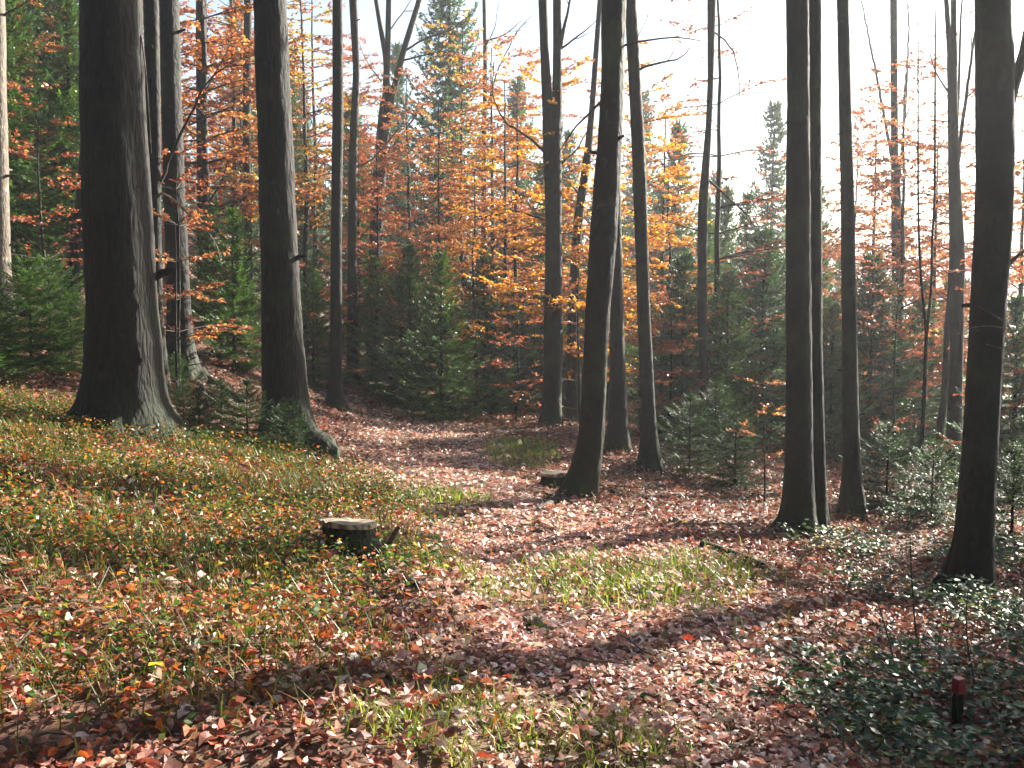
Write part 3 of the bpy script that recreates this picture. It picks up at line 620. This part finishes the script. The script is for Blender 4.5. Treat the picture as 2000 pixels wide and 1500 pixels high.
for a in [
 ('tall',95,24,.72,'dark spruce with ragged top in front of the sky at upper left'),
 ('tall2',20,19,.62,'bushy green spruce crowding the left border above the bank'),
 ('tall2',150,21,.55,'shorter green spruce tucked against the thickest trunk'),
 ('bright',458,15,1.0,'light green young spruce between the long-rooted and tall dark trunks'),
 ('young',420,18,.9,'darker young spruce just behind the light green one'),
 ('young',612,17.5,.75,'small spruce between the tall dark and slender crest trunks'),
 ('young2',800,18.6,.95,'left one of the dense young spruces beyond the crest'),
 ('young',862,17.2,1.05,'sunlit middle one of the dense young spruces beyond the crest'),
 ('young2',945,20,1.0,'right-hand bluish one of the dense young spruces beyond the crest'),
 ('young',735,20,.95,'young spruce just right of the thin wavy trunk'),
 ('young2',1005,21,.85,'dim spruce left of the split-stem trunk foot'),
 ('young2',1140,22,.9,'dim spruce seen between split-stem and leaning trunks'),
 ('tall',880,34,1.1,'tall pointed spruce reaching the top of the photo above centre'),
 ('tall2',1010,38,.95,'blunt spruce behind the bare twigs left of the split-stem trunk'),
 ('tall',780,42,.82,'hazy spruce in the gap below the widely forking grey tree'),
 ('tall2',1320,31,.84,'broad hazy spruce left of the thin kinked trunk'),
 ('tall2',1415,27,.6,'grey-green spruce whose top ends below the open sky, right of the kinked trunk'),
 ('tall2',1375,24,.5,'dense grey-green spruce just left of the thin kinked trunk'),
 ('tall',1455,23,.42,'dark spruce between the thin kinked trunk and the fused twin trunk'),
 ('tall2',1580,24,.6,'shaded spruce directly behind the fused twin trunk'),
 ('tall2',1180,27,.62,'dim spruce behind the leaning centre trunk'),
 ('tall2',1060,25,.55,'dim bluish spruce behind the split-stem trunk'),
 ('tall2',690,27,.6,'dusky spruce behind the thin wavy trunk'),
 ('tall',560,26,.55,'dusky spruce behind the tall dark trunk'),
 ('tall2',60,30,1.1,'large dark spruce filling the bank top at upper left'),
 ('tall2',230,32,1.0,'dark spruce directly behind the thickest trunk'),
 ('tall2',1850,26,.5,'grey-green spruce behind the grey forked trunk'),
 ('tall2',1950,24,.42,'broad low spruce behind the right border trunk'),
 ('tall',1503,36,.95,'narrow hazy spruce top just left of the fused twin trunk'),
 ('tall',1250,44,1.05,'faint blue spruce behind the golden beech'),
 ('tall',1110,38,.72,'pale conifer behind the gap left of the leaning centre trunk'),
 ('tall2',1290,36,.78,'pale conifer right behind the tilted trunk'),
 ('tall',1395,34,.68,'pale conifer behind the thin kinked trunk'),
 ('tall2',1470,33,.62,'pale conifer filling the gap left of the fused twin trunk'),
 ('tall2',1640,33,.66,'pale conifer just left of the lone slim trunk'),
 ('tall',1710,36,.66,'pale conifer just right of the lone slim trunk'),
 ('tall2',1790,35,.62,'pale conifer behind the slender forked sapling'),
 ('tall',1880,33,.58,'pale conifer directly behind the grey forked trunk'),
 ('tall2',1990,34,.6,'pale conifer at the right border in the distance'),
 ('young2',1335,16,.95,'dark spruce right of the tilted trunk'),
 ('young',1420,15.5,1.0,'green spruce under the kinked trunk, its boughs touching the ground'),
 ('young2',1490,18,1.2,'shadowed spruce left of the fused twin trunk foot'),
 ('young',1625,16,.9,'spruce showing between the fused twin trunk and the lone slim trunk'),
 ('young2',1700,17,1.1,'spruce right behind the lone slim trunk'),
 ('young',1800,18,1.15,'spruce behind the slender forked sapling'),
 ('young2',1985,13,.85,'dark spruce at the right border behind the big trunk'),
 ('tall2',1600,42,.85,'hazy spruce behind the fused twin trunk'),
 ('tall',1560,30,.7,'slim shaded spruce overlapping the fused twin trunk'),
 ('near',480,9.6,.72,'dark green spruce sapling in front of the tall dark trunk'),
 ('near',560,9.8,.62,'low spreading spruce sapling at the foot of the tall dark trunk'),
 ('near',430,10.6,.6,'spruce sapling between the thickest and tall dark trunks'),
 ('near',355,10.4,.55,'half-hidden spruce sapling behind the right flank of the thickest trunk'),
 ('nearb',100,12.6,1.1,'yellow-green spruce sapling in front of the sunlit bank top at left'),
 ('near',385,9.9,.55,'small spruce sapling just right of the thickest trunk'),
 ('nearb',60,11.5,1.15,'bright green spruce sapling at the left border below the bank'),
 ('nearb',140,11.8,.9,'yellow-green spruce sapling touching the thickest trunk on its left'),
 ('nearb',-20,10.6,1.0,'spruce sapling half cut off by the left border'),
 ('nearb',345,12.3,.4,'tiny vivid spruce seedling beside the long-rooted trunk'),
 ('near',1350,12,1.0,'low spruce sapling in leaf litter right of the tilted trunk'),
 ('near',1440,11.4,.9,'low spruce sapling left of the fused twin trunk'),
 ('near',1400,13.2,1.1,'spruce sapling at the foot of the kinked trunk'),
 ('near',1740,10.5,.95,'spruce sapling between lone slim trunk and forked sapling'),
 ('near',1830,9.6,.85,'spruce sapling just left of the right border trunk'),
 ('near',1990,8.6,.9,'spruce sapling at the right border behind the big trunk'),
]:
    k = a[0]; s = a[3]
    nm = place(*a)
# deeper wood: hazy spruces and beeches beyond
i = 0; rd = np.random.default_rng(77); KEEP = {4, 5, 6, 7, 8, 9, 10, 20, 21, 22, 23, 24, 25, 27, 36, 37, 39, 49, 56, 62, 63, 65}
for Y in (46, 54, 63, 74, 88):
    for px in np.arange(-150, 2200, 150 if Y < 60 else 190):
        p = px+rd.uniform(-60, 60)
        lim = 9.5 if p < 1050 else (10.0 if p < 1450 else 7.2)
        if 1400 < p < 1500: lim = 8.0
        key = 'tall' if rd.uniform() < .55 else 'tall2'
        s = lim/12*rd.uniform(.8, 1.15)*(1+.006*(Y-46)); i += 1; ro = rd.uniform(0, 6.28)
        if KEEP is None or i in KEEP: place(key, p, Y, s, 'hazy spruce in the deep wood beyond the nearer trees', group='hazy spruces in the deep wood', rot=ro)['deep_index'] = i
for px, Y in [(150,33),(330,36),(480,40),(700,40),(860,44),(1080,36),(1180,46),(1650,34),(1740,38),(1850,30),(1930,40),(1450,50)]:
    place('tallrust' if px % 20 else 'tallorange', px, Y, rng.uniform(.8, 1.0), 'faded rusty beech in the deep wood beyond the nearer trees', group='faded beeches in the deep wood')

# ------------------------------------------------------------------ unseen trees added beyond the right edge to shade the foreground
for (x, y, k, s) in [(6.0,7.6,'tall2',.5),(7.3,7.4,'tall2',.6),(8.6,7.0,'tall2',.6),(10.0,13.0,'highcrown',.9),(12.9,12.6,'highcrown',1.5)]:
    o = copy_tree(protos[k]) if k in used else protos[k]; used.add(k); o.location = (x, y, h1(x, y)-.1); o.scale = (s, s, s); o.rotation_euler = (0, 0, rng.uniform(0, 6))
    tag(o, 'unseen tree added just outside the right border to shade the foreground', 'tree', 'added shade trees outside the right border')

# the wood goes on behind the photographer: unseen spruces added to cut the skylight
for (x, y, k, s) in [(-3.5,-3.5,'tall2',1.2),(2.5,-5,'tall',1.15),(-8,-6,'tall',1.2),(7,-4,'tall2',1.1),(-6,-1,'tall2',1.0),(12,-8,'tall',1.2),(0,-10,'tall2',1.3),(-13,-2,'tall',1.1),
  (-11,4,'tall2',.95),(6,-11,'tall2',1.3),(-8,-13,'tall',1.3),(14,-1,'tall2',1.0),(-17,8,'tall2',1.1),(-14,13,'tall',.9)]:
    o = copy_tree(protos[k]); o.location = (x, y, h1(x, y)-.1); o.scale = (s, s, s); o.rotation_euler = (0, 0, rng.uniform(0, 6))
    tag(o, 'unseen spruce of the same wood, added behind the photographer to cut the skylight', 'tree', 'unseen spruces added behind the photographer')

# ------------------------------------------------------------------ patches on the floor
def patch(px, py, rx, ry): x, y, z = gp(px, py); return (x, y, rx, ry)
def pm(x, y, ps, soft=.35):
    m = np.zeros(len(x))
    for (cx, cy_, rx, ry) in ps:
        d = np.sqrt(((x-cx)/rx)**2+((y-cy_)/ry)**2)
        m = np.maximum(m, np.clip((1-d)/soft, 0, 1))
    return m
def nz(x, y, s, ph=0):
    return .5+.25*(np.sin(x*s+ph+1.7*np.sin(y*s*.8+ph))+np.sin(y*s*1.13-ph+1.5*np.sin(x*s*.7)))
GRASS = [patch(1220,1140,.8,.75),patch(1110,1120,.4,.5),patch(1340,1120,.5,.5),patch(1020,885,.55,1.3),patch(1400,1110,.5,.35),patch(930,1400,.3,.3),patch(800,1460,.32,.34),patch(1190,1470,.36,.3),patch(1000,1440,.2,.2),
 patch(900,1130,.4,.5),patch(870,975,.5,.35),patch(880,822,.8,.5)]
BANK = [(-4.6,7.6,4.4,3.1),(-2.9,6.0,2.4,1.8),(-1.6,6.9,1.2,1.6),(-2.6,4.0,2.4,2.0),(-1.0,5.4,.9,1.0)]
xs0, ys0, _ = gp(640,960)
BRAM = [patch(1880,1440,1.0,.75),patch(1850,1470,.8,.6),patch(1990,1400,.8,.8),patch(2050,1250,.9,1.0),patch(1800,1180,.85,.45),patch(1650,1085,.6,.5),patch(1980,1110,.9,.7),patch(1760,1010,.8,.9),patch(1300,1400,.25,.16)]
RED = [patch(200,1250,1.2,.9),patch(600,1200,.9,.5),patch(1000,1420,.6,.3),patch(1450,1240,.5,.25),patch(50,880,2,1)]
def sample(y0, y1, dens, xm=0):
    n = int(dens*(1.06*(y0+y1)/2+2.2)*(y1-y0)); y = rng.uniform(y0, y1, int(n*1.6)); hw = .53*y+1.1
    keep = rng.uniform(size=len(y)) < hw/hw.max(); y = y[keep][:n]; hw = hw[keep][:n]
    return rng.uniform(-1, 1, len(y))*hw, y
# litter
LIT = ([(.36,.16,.11),(.25,.09,.06),(.15,.05,.03),(.48,.29,.22),(.34,.075,.035),(.62,.48,.4),(.07,.03,.02)], [4,4,3.4,1.8,2,.8,2])
LPATH = ([(.62,.37,.30),(.50,.26,.20),(.70,.51,.43),(.33,.14,.10),(.76,.64,.56),(.5,.18,.11)], [4,3,3,1.6,1.2,1])  # pinkish path leaves, made paler so sunlit brightness sits in their colour
LRED = ([(.34,.07,.03),(.46,.12,.03),(.55,.2,.03),(.22,.06,.035),(.5,.36,.27),(.3,.16,.1)], [3,2.5,1.4,2,1.2,2])
acc = Acc(); acc2 = Acc()
for (y0, y1, dens, sz, det) in [(1.8,4.5,2100,.039,True),(4.5,8,1300,.043,True),(8,14,600,.052,False),(14,24,200,.068,False),(24,42,40,.12,False)]:
    x, y = sample(y0, y1, dens); n = len(x)
    gm = np.maximum(pm(x, y, GRASS), pm(x, y, BANK)*.8)
    k = rng.uniform(size=n) > gm*.55; x, y, gm = x[k], y[k], gm[k]; n = len(x); z = H(x, y)
    lift = rng.uniform(0, .028, n)+gm*rng.uniform(0, .07, n)
    th = rng.uniform(0, 6.283, n); D = np.c_[np.cos(th), np.sin(th), rng.normal(0, .28, n)]
    Nn = np.c_[rng.normal(0, .38, (n, 2)), np.ones(n)]
    red = np.maximum(pm(x, y, RED), pm(x, y, BANK)*.9)*(.4+.6*nz(x, y, 3.1))
    pd = seg_dist(x, y, PATH)[0]; onp = np.clip(1.6-pd/.85, 0, 1)*(y > 3.2); red = red*(1-onp)
    c = np.where((rng.uniform(size=n) < onp)[:, None], pal(n, *LPATH), pal(n, *LIT)); c = np.where((rng.uniform(size=n) < red)[:, None], pal(n, *LRED), c)
    D[:, 2] *= 1-.4*onp
    L = sz*np.clip(rng.lognormal(-.12, .38, n), .3, 1.7)
    V, F, Cc = leafcards(np.c_[x, y, z+lift], D, Nn, L, L*rng.uniform(.5, .75, n), c, fold=rng.uniform(-.45, .6, n), detail=det, curl=rng.uniform(-.4, .5, n))
    (acc if det else acc2).add(V, F, Cc)
for (bx, by, br) in BASES:
    if by < 2 or by > 17: continue
    n = int(260*(.6+br*3)); th = rng.uniform(0, 6.283, n); rr_ = br*1.15+np.abs(rng.normal(0, .16, n)); x = bx+rr_*np.cos(th); y = by+rr_*np.sin(th); z = H(x, y)+np.maximum(0, .09-.25*(rr_-br))*rng.uniform(.2, 1, n)
    t2 = rng.uniform(0, 6.283, n); L = .048*rng.uniform(.5, 1.3, n)
    acc2.add(*leafcards(np.c_[x, y, z], np.c_[np.cos(t2), np.sin(t2), rng.normal(0, .3, n)], np.c_[rng.normal(0, .45, (n, 2)), np.ones(n)], L, L*.65, pal(n, *LIT), fold=rng.uniform(-.2, .4, n)))
V1, F1, C1 = acc.get(); V2, F2, C2 = acc2.get()
o = mk('leaf_litter', np.r_[V1, V2], np.r_[F1, F2+len(V1)], M_litter, np.r_[C1, C2]); tag(o, 'fallen brown, pink and red beech leaves covering path and bank', kind='stuff')
# grass
STX = (682-1000)/FPX*5.75
acc = Acc()
GR = ([(.075,.105,.022),(.12,.135,.03),(.2,.17,.05),(.055,.09,.02),(.33,.27,.1),(.26,.12,.035)], [3,3,1.6,3,.8,1])
def blades(x, y, L, c, w=.0028):
    n = len(x); z = H(x, y); th = rng.uniform(0, 6.283, n); ln = rng.uniform(.1, .9, n)
    P = np.c_[x, y, z-.01]; d = np.c_[np.cos(th)*ln, np.sin(th)*ln, np.ones(n)]; d = norm(d); s = np.c_[-np.sin(th), np.cos(th), np.zeros(n)]
    mid = P+d*L[:, None]*.55; tip = mid+norm(d+np.c_[np.cos(th), np.sin(th), -.5*np.ones(n)]*rng.uniform(.1, .9, (n, 1)))*L[:, None]*.5; w = np.broadcast_to(w, n)[:, None]
    V = np.stack([P-s*w, P+s*w, mid+s*w*.8, mid-s*w*.8, tip], 1).reshape(-1, 3); b = np.arange(n)[:, None]*5
    acc.add(V, np.concatenate([b+[0, 1, 2], b+[0, 2, 3], b+[3, 2, 4]]), np.repeat(c, 5, 0))
x, y = sample(2.6, 11.5, 2000); m = pm(x, y, BANK)*(.2+.8*np.clip((nz(x, y, 2.6, 1)-.3)*3, 0, 1)); k = rng.uniform(size=len(x)) < m*.75; x, y = x[k], y[k]; k = ~((np.abs(x-STX) < .2)&(y > 5.2)&(y < 5.95)); x, y = x[k], y[k]; n = len(x)
blades(x, y, rng.uniform(.06, .2, n), pal(n, *GR), .0022+.0002*y)
x, y = sample(3, 19, 2600); m = pm(x, y, GRASS, .8); k = rng.uniform(size=len(x)) < m; x, y = x[k], y[k]; n = len(x)
blades(x, y, rng.uniform(.05, .15, n), pal(n, [(.2,.23,.05),(.3,.29,.08),(.13,.2,.04),(.4,.34,.14)], [3,3,3,1.4]), .0024+.00025*y)
x, y = sample(3, 22, 30); n = len(x); blades(x, y, rng.uniform(.05, .2, n), pal(n, *GR), .003)
V, F, Cc = acc.get(); o = mk('grass', V, F, M_grass, Cc); tag(o, 'olive and straw coloured grass on the bank and in tufts along the path', kind='stuff')
# low leafy plants on the bank
acc = Acc(); x, y = sample(2.2, 11, 900); m = pm(x, y, BANK, .3)*np.clip((nz(x, y, 3.3, 5)-.3)*3, .1, 1)*np.clip((y-2.6)/3.2, .22, .9)*np.clip((nz(x, y, 1.1, 3)-.2)*3, .3, 1); k = rng.uniform(size=len(x)) < m; x, y = x[k], y[k]; k = ~((np.abs(x-STX) < .2)&(y > 5.3)&(y < 5.95)); x, y = x[k], y[k]; n = len(x); z = H(x, y)
for q_ in range(3):
    th = rng.uniform(0, 6.283, n); rr_ = rng.uniform(0, .035, n); D = np.c_[np.cos(th), np.sin(th), rng.uniform(-.3, .9, n)]; Nn = np.c_[rng.normal(0, .6, (n, 2)), np.ones(n)]; L = rng.uniform(.018, .042, n)
    acc.add(*leafcards(np.c_[x+np.cos(th)*rr_, y+np.sin(th)*rr_, z+rng.uniform(.02, .17, n)], D, Nn, L, L*rng.uniform(.5, .75, n), pal(n, [(.075,.13,.022),(.05,.09,.02),(.14,.15,.035),(.42,.11,.03),(.5,.2,.04),(.3,.22,.06)], [3.4,4,2.4,1.9,1.4,1]), fold=rng.uniform(0, .35, n)))
V, F, Cc = acc.get(); o = mk('bilberry_plants', V, F, M_grass, Cc); tag(o, 'low green and red-tinged leafy plants carpeting the left bank', kind='stuff')
# brambles
acc = Acc()
x, y = sample(2.4, 15, 650); m = pm(x, y, BRAM, .6)*np.where((y < 4.6)&(x > 1.1), 1.0, .6); sx0, sy0, _ = gp(1868, 1440); k = (rng.uniform(size=len(x)) < m*(.35+.65*(nz(x, y, 4, 2) > .4)))&~((abs(x-sx0+.03) < .1)&(y < sy0+.06)&(y > sy0-.35)); x, y = x[k], y[k]; n = len(x); z = H(x, y)
hh = rng.uniform(.03, .2, n); th = rng.uniform(0, 6.283, n)
cb = pal(n, [(.03,.06,.03),(.045,.085,.045),(.06,.1,.05),(.09,.13,.03),(.3,.22,.03)], [4,4,3,1,.35])
for dth, sc_ in ((0, 1), (1.5, .85), (-1.5, .85), (.75,.7)):
    t = th+dth+rng.normal(0, .2, n); D = np.c_[np.cos(t), np.sin(t), rng.uniform(-.45, .35, n)]; Nn = np.c_[rng.normal(0, .35, (n, 2)), np.ones(n)]
    L = sc_*rng.uniform(.03, .066, n); acc.add(*leafcards(np.c_[x, y, z+hh]+norm(D)*.012, D, Nn, L, L*.62, cb*rng.uniform(.8, 1.25, (n, 1)), fold=rng.uniform(.05, .3, n), detail=True, curl=rng.uniform(-.15, .2, n)))
V, F, Cc = acc.get(); o = mk('bramble_leaves', V, F, M_bramble, Cc); tag(o, 'dark green bramble leaves low over the ground at lower right', kind='stuff')
# fallen sticks
acc = Acc()
x, y = sample(2.8, 20, 1.6)
for X, Y_ in zip(x, y):
    t = rng.uniform(0, 6.28); l = rng.uniform(.15, .6); q = np.array([[X+math.cos(t)*l*s+rng.normal(0, .012), Y_+math.sin(t)*l*s+rng.normal(0, .012), 0] for s in np.linspace(0, 1, 5)])
    q[:, 2] = H(q[:, 0], q[:, 1])+rng.uniform(.02, .05)+np.linspace(0, rng.uniform(0, .08), 5); tube(acc, q, np.linspace(.005, .002, 5)*rng.uniform(.6, 1.6), 4)
V, F, _ = acc.get(); o = mk('fallen_twigs', V, F, M_pale_bark, smooth=True); tag(o, 'small dead twigs lying in the leaf litter', kind='stuff')

# ------------------------------------------------------------------ stumps, log, stake
def woodmat():
    m, nt, out = newmat('cut_wood'); N = nt.nodes; K = nt.links
    tc = N.new('ShaderNodeTexCoord'); w = N.new('ShaderNodeTexWave'); w.wave_type='RINGS'; w.rings_direction='Z'; w.inputs['Scale'].default_value=22; w.inputs['Distortion'].default_value=3; w.inputs['Detail'].default_value=3
    n = N.new('ShaderNodeTexNoise'); n.inputs['Scale'].default_value=14; n.inputs['Detail'].default_value=6
    K.new(tc.outputs['Object'], w.inputs[0]); K.new(tc.outputs['Object'], n.inputs['Vector'])
    mx = N.new('ShaderNodeMath'); mx.operation='MULTIPLY'; K.new(w.outputs['Fac'], mx.inputs[0]); K.new(n.outputs[0], mx.inputs[1])
    cr = N.new('ShaderNodeValToRGB'); cr.color_ramp.elements[0].color=(.09,.065,.045,1); cr.color_ramp.elements[1].color=(.40,.32,.22,1); cr.color_ramp.elements[1].position=.42
    b = N.new('ShaderNodeBsdfPrincipled'); b.inputs['Roughness'].default_value=.8; K.new(mx.outputs[0], cr.inputs[0]); K.new(cr.outputs[0], b.inputs['Base Color']); K.new(b.outputs[0], out.inputs[0]); return m
M_wood = woodmat()
M_moss = leafmat('moss', .3, .8, .1, (1.1, 1.3, .5))
def stump(px, Y, r, h, label, tilt=0, lean=(0, 0), mossy=True, lip=1.0, name='tree_stump'):
    x, y, z = at(px, Y); root = empty(name, (x, y, z)); tag(root, label, 'stump')
    zz = np.r_[-.15, np.linspace(0, h, 9)]; a = Acc()
    pts = np.c_[lean[0]*np.maximum(zz, 0)/h, lean[1]*np.maximum(zz, 0)/h, zz]; rad = r*(1+.7*np.exp(-np.maximum(zz, 0)/(.22*h)))*np.linspace(1, lip, 10)**2
    tube(a, pts, rad*.93, 26, .035, lambda p, th: 1+.13*np.exp(-np.maximum(p[:, 2], 0)/.12)[:, None]*np.cos(4*th[None]+1))
    V, F, _ = a.get(); V[-26:, 2] += V[-26:, 0]*tilt; mk('trunk_base', V, F, M_spruce_bark, parent=root, smooth=True)
    # cut top: thin irregular disc
    ring = V[-26:].copy(); c = ring.mean(0); o1 = c+(ring-c)*[1.1, 1.1, 1]; v=[c+[0, 0, .012]]
    V2 = np.r_[[c+[0, 0, .014]], c+(ring-c)*[.6, .6, 1]+[0, 0, .012]+rng.normal(0, .002, ring.shape), o1+[0, 0, .01]+rng.normal(0, .004, ring.shape), o1+[0, 0, -.018]]
    k = np.arange(26); k2 = (k+1) % 26; F2 = np.r_[np.c_[k*0, 1+k, 1+k2], np.c_[1+k, 27+k, 27+k2], np.c_[1+k, 27+k2, 1+k2], np.c_[27+k, 53+k, 53+k2], np.c_[27+k, 53+k2, 27+k2]]
    mk('cut_top', V2, F2, M_wood, parent=root, smooth=False)
    if mossy:
        n = 2600; th = rng.uniform(3.4, 5.3, n); zt = rng.uniform(-.02, h*.62, n)**1.0; rr = np.interp(zt, zz, rad)*.95
        P = np.c_[rr*np.cos(th)+np.interp(zt, zz, pts[:, 0]), rr*np.sin(th), zt]; D = np.c_[np.cos(th), np.sin(th), rng.uniform(-.3, .9, n)]+rng.normal(0, .3, (n, 3))
        L = rng.uniform(.012, .028, n); mo = mk('moss', *(lambda t: (t[0], t[1]))(leafcards(P, D, rng.normal(size=(n, 3)), L, L*.4, pal(n, [(.09,.15,.02),(.14,.2,.03),(.06,.1,.02)], [2,2,1]))), M_moss, np.repeat(pal(n, [(.09,.15,.02),(.14,.2,.03),(.06,.1,.02)], [2,2,1]), 4, 0), root)
        mo['kind'] = 'stuff'
    return root
stump(680, 5.65, .14, .17, 'pale-topped mossy tree stump on the left bank beside the path', tilt=-.2, lean=(-.02, .02), lip=1.07)
stump(1083, 9.7, .13, .14, 'low dark broken stump just left of the leaning centre trunk', mossy=False)
stump(1040, 4.75, .075, .05, 'tiny mossy hummock of a rotten stump at the near path edge', lip=.75)
def stick(name, label, cat, pts, r0, r1, mat, seg=8, jit=.05, twigs=0):
    q=[]
    for (px, py, dz) in pts: x, y, z = gp(px, py); q.append((x, y, z+dz))
    q = np.array(q); base = q[0].copy(); q, rr = resample(q, np.linspace(r0, r1, len(q)), .06)
    a = Acc(); tube(a, q, rr, seg, jit); tips=[]
    for j in range(twigs):
        i = rng.integers(2, len(q)-2); d = norm(q[i+1]-q[i]); grow(a, q[i], d+norm(rng.normal(size=3))*.7, rng.uniform(.12, .3), rr[i]*.5, 0, tips)
    V, F, _ = a.get(); o = mk(name, V, F, mat, smooth=True, org=base); tag(o, label, cat); return o
stick('fallen_log', 'short mossy fallen log in the grass left of the fused twin trunk', 'log', [(1370,1078,.03),(1430,1098,.04),(1490,1118,.03)], .045, .035, M_spruce_bark, 10)
stick('fallen_branch', 'pale fallen branch curving down the bank below the long root', 'branch', [(395,775,.04),(425,800,.05),(455,800,.04),(500,815,.03)], .03, .012, M_pale_bark, 8, .05, 2)
stick('fallen_branch', 'grey fallen branch at the far crest right of the young spruces', 'branch', [(905,800,.1),(940,812,.08),(985,832,.03)], .03, .012, M_pale_bark)
stick('broken_stick', 'thick broken stick propped right of the pale-topped stump', 'stick', [(742,1098,.01),(760,1100,.09),(778,1102,.19)], .018, .014, M_pale_bark)
stick('bark_slab', 'bright weathered root lying right of the pale-topped stump', 'wood', [(745,1120,.05),(775,1138,.05),(812,1155,.03)], .03, .018, M_pale_bark)
stick('fallen_branch', 'long thin dead stem slanting in the grass at left foreground', 'branch', [(165,1215,.03),(195,1190,.09),(215,1180,.16)], .006, .003, M_pale_bark, 5)
stick('fallen_branch', 'curved dead stem at the left border foreground', 'branch', [(10,1310,.03),(40,1290,.06),(80,1275,.12)], .007, .003, M_pale_bark, 5)
stick('fallen_branch', 'bleached branch lying among leaves in the bottom left corner', 'branch', [(40,1478,.04),(80,1470,.05),(130,1468,.04)], .007, .004, M_pale_bark, 5)
for pts, lb in [([(1755,1335,0),(1735,1310,.12),(1715,1290,.25),(1690,1280,.4)], 'thin bare seedling leaning left behind the red-topped stake'),
                ([(1800,1330,0),(1785,1310,.2),(1775,1300,.42),(1770,1300,.62)], 'upright bare seedling behind the red-topped stake'),
                ([(1905,1345,0),(1890,1330,.12),(1880,1320,.3),(1885,1320,.42)], 'bare seedling with side twigs right of the red-topped stake')]:
    stick('bare_seedling', lb, 'seedling', pts, .006, .002, M_twig, 5, .02, 5)
# stake with red painted head
def solid(name, col, rough=.5):
    m, nt, out = newmat(name); N = nt.nodes; b = N.new('ShaderNodeBsdfPrincipled'); n = N.new('ShaderNodeTexNoise'); n.inputs['Scale'].default_value=40; n.inputs['Detail'].default_value=5
    cr = N.new('ShaderNodeValToRGB'); cr.color_ramp.elements[0].color=(*[c*.35+.01 for c in col],1); cr.color_ramp.elements[1].color=(*col,1); cr.color_ramp.elements[0].position=.35; cr.color_ramp.elements[1].position=.6
    nt.links.new(n.outputs[0], cr.inputs[0]); nt.links.new(cr.outputs[0], b.inputs['Base Color']); b.inputs['Roughness'].default_value=rough; nt.links.new(b.outputs[0], out.inputs[0]); return m
def boxmesh(name, x0, x1, y0, y1, z0, z1, mat, parent, bev=.003):
    import bmesh
    bm = bmesh.new(); bmesh.ops.create_cube(bm, size=1)
    for v in bm.verts: v.co = ((x0+x1)/2+v.co.x*(x1-x0), (y0+y1)/2+v.co.y*(y1-y0), (z0+z1)/2+v.co.z*(z1-z0))
    bmesh.ops.bevel(bm, geom=bm.edges[:], offset=bev, segments=2, affect='EDGES')
    me = bpy.data.meshes.new(name); bm.to_mesh(me); bm.free(); me.materials.append(mat); o = bpy.data.objects.new(name, me); COL.objects.link(o); o.parent = parent; return o
x, y, z = gp(1868, 1440)
st = empty('marker_stake', (x, y, z)); st.rotation_euler = (.03, -.02, .35); tag(st, 'short wooden marker stake with a red painted top among brambles', 'stake')
boxmesh('post', -.019, .019, -.015, .015, -.15, .165, M_beech_bark, st)
boxmesh('painted_top', -.022, .022, -.018, .018, .1655, .232, solid('red_paint', (.36,.03,.045)), st)

# conspicuous single leaves
lm = {}
def leaf_data(key, col):
    P = np.zeros((1, 3)); V, F, Cc = leafcards(P, np.array([[1., 0, .1]]), np.array([[0, 0, 1.]]), np.array([.085]), np.array([.06]), np.array([col]), fold=.2, detail=True, curl=.2)
    o = mk('fallen_leaf', V, F, M_leaf, Cc); return o
spots = {'orange':((.62,.22,.03),[(85,880),(230,1160),(470,1215),(460,985),(395,960),(1540,1215),(250,1195),(700,1240),(300,900),(560,1000),(690,945),(1260,1230)]),
 'yellow':((.66,.45,.05),[(420,1140),(640,1235),(230,1225),(100,1250),(290,1350),(1920,1210),(1870,1225),(1480,1180),(1330,1040),(520,1125)]),
 'red':((.5,.06,.02),[(380,1200),(435,1195),(205,1080),(180,950),(590,1190),(1450,1270),(1000,1380),(1330,1280),(860,1160),(60,1120)])}
for kname, (c, L) in spots.items():
    proto = leaf_data(kname, c)
    for i, (px, py) in enumerate(L):
        o = proto if i == 0 else proto.copy()
        if i: COL.objects.link(o)
        x, y, z = gp(px, py); o.location = (x, y, z+.1); o.rotation_euler = (rng.uniform(-.35, .35), rng.uniform(-.35, .15), rng.uniform(0, 6.28)); o.scale = [rng.uniform(.55, .85)]*3; o.location.z -= .03
        tag(o, f'bright {kname} fallen leaf perched on top of the grass and litter', 'leaf', f'bright {kname} fallen leaves')

# ------------------------------------------------------------------ haze
import bmesh
bm = bmesh.new(); bmesh.ops.create_cube(bm, size=1)
zlo = float(GZ.min())-1.5
bpy.context.view_layer.update()
ZT = max((o.matrix_world @ Vector(c)).z for o in COL.objects if o.type == 'MESH' and o.name != 'ground' for c in o.bound_box)+.5
print('ZTOP', ZT)
ZT = max(ZT, float(GZ.max())+.5)
for v in bm.verts: v.co = (v.co.x*1880, 610+v.co.y*1440, (zlo+ZT)/2+v.co.z*(ZT-zlo))
me = bpy.data.meshes.new('haze'); bm.to_mesh(me); bm.free()
m, nt, out = newmat('haze_air'); pv = nt.nodes.new('ShaderNodeVolumePrincipled'); pv.inputs['Color'].default_value=(.93,.96,1,1); pv.inputs['Density'].default_value=.0013; pv.inputs['Anisotropy'].default_value=.55
nt.links.new(pv.outputs[0], out.inputs['Volume']); me.materials.append(m); hz = bpy.data.objects.new('haze', me); COL.objects.link(hz); tag(hz, 'pale morning haze hanging between the trees', kind='stuff')
T={}
for p in COL.objects:
    if p.type=='MESH' and p.data.name not in T: T[p.data.name]=sum(l-2 for l in ([len(p.data.polygons[0].vertices)] if len(p.data.polygons) else [3]))*len(p.data.polygons)
print('TRIS', sum(T.values()), sorted(T.items(), key=lambda t:-t[1])[:16], len(COL.objects))
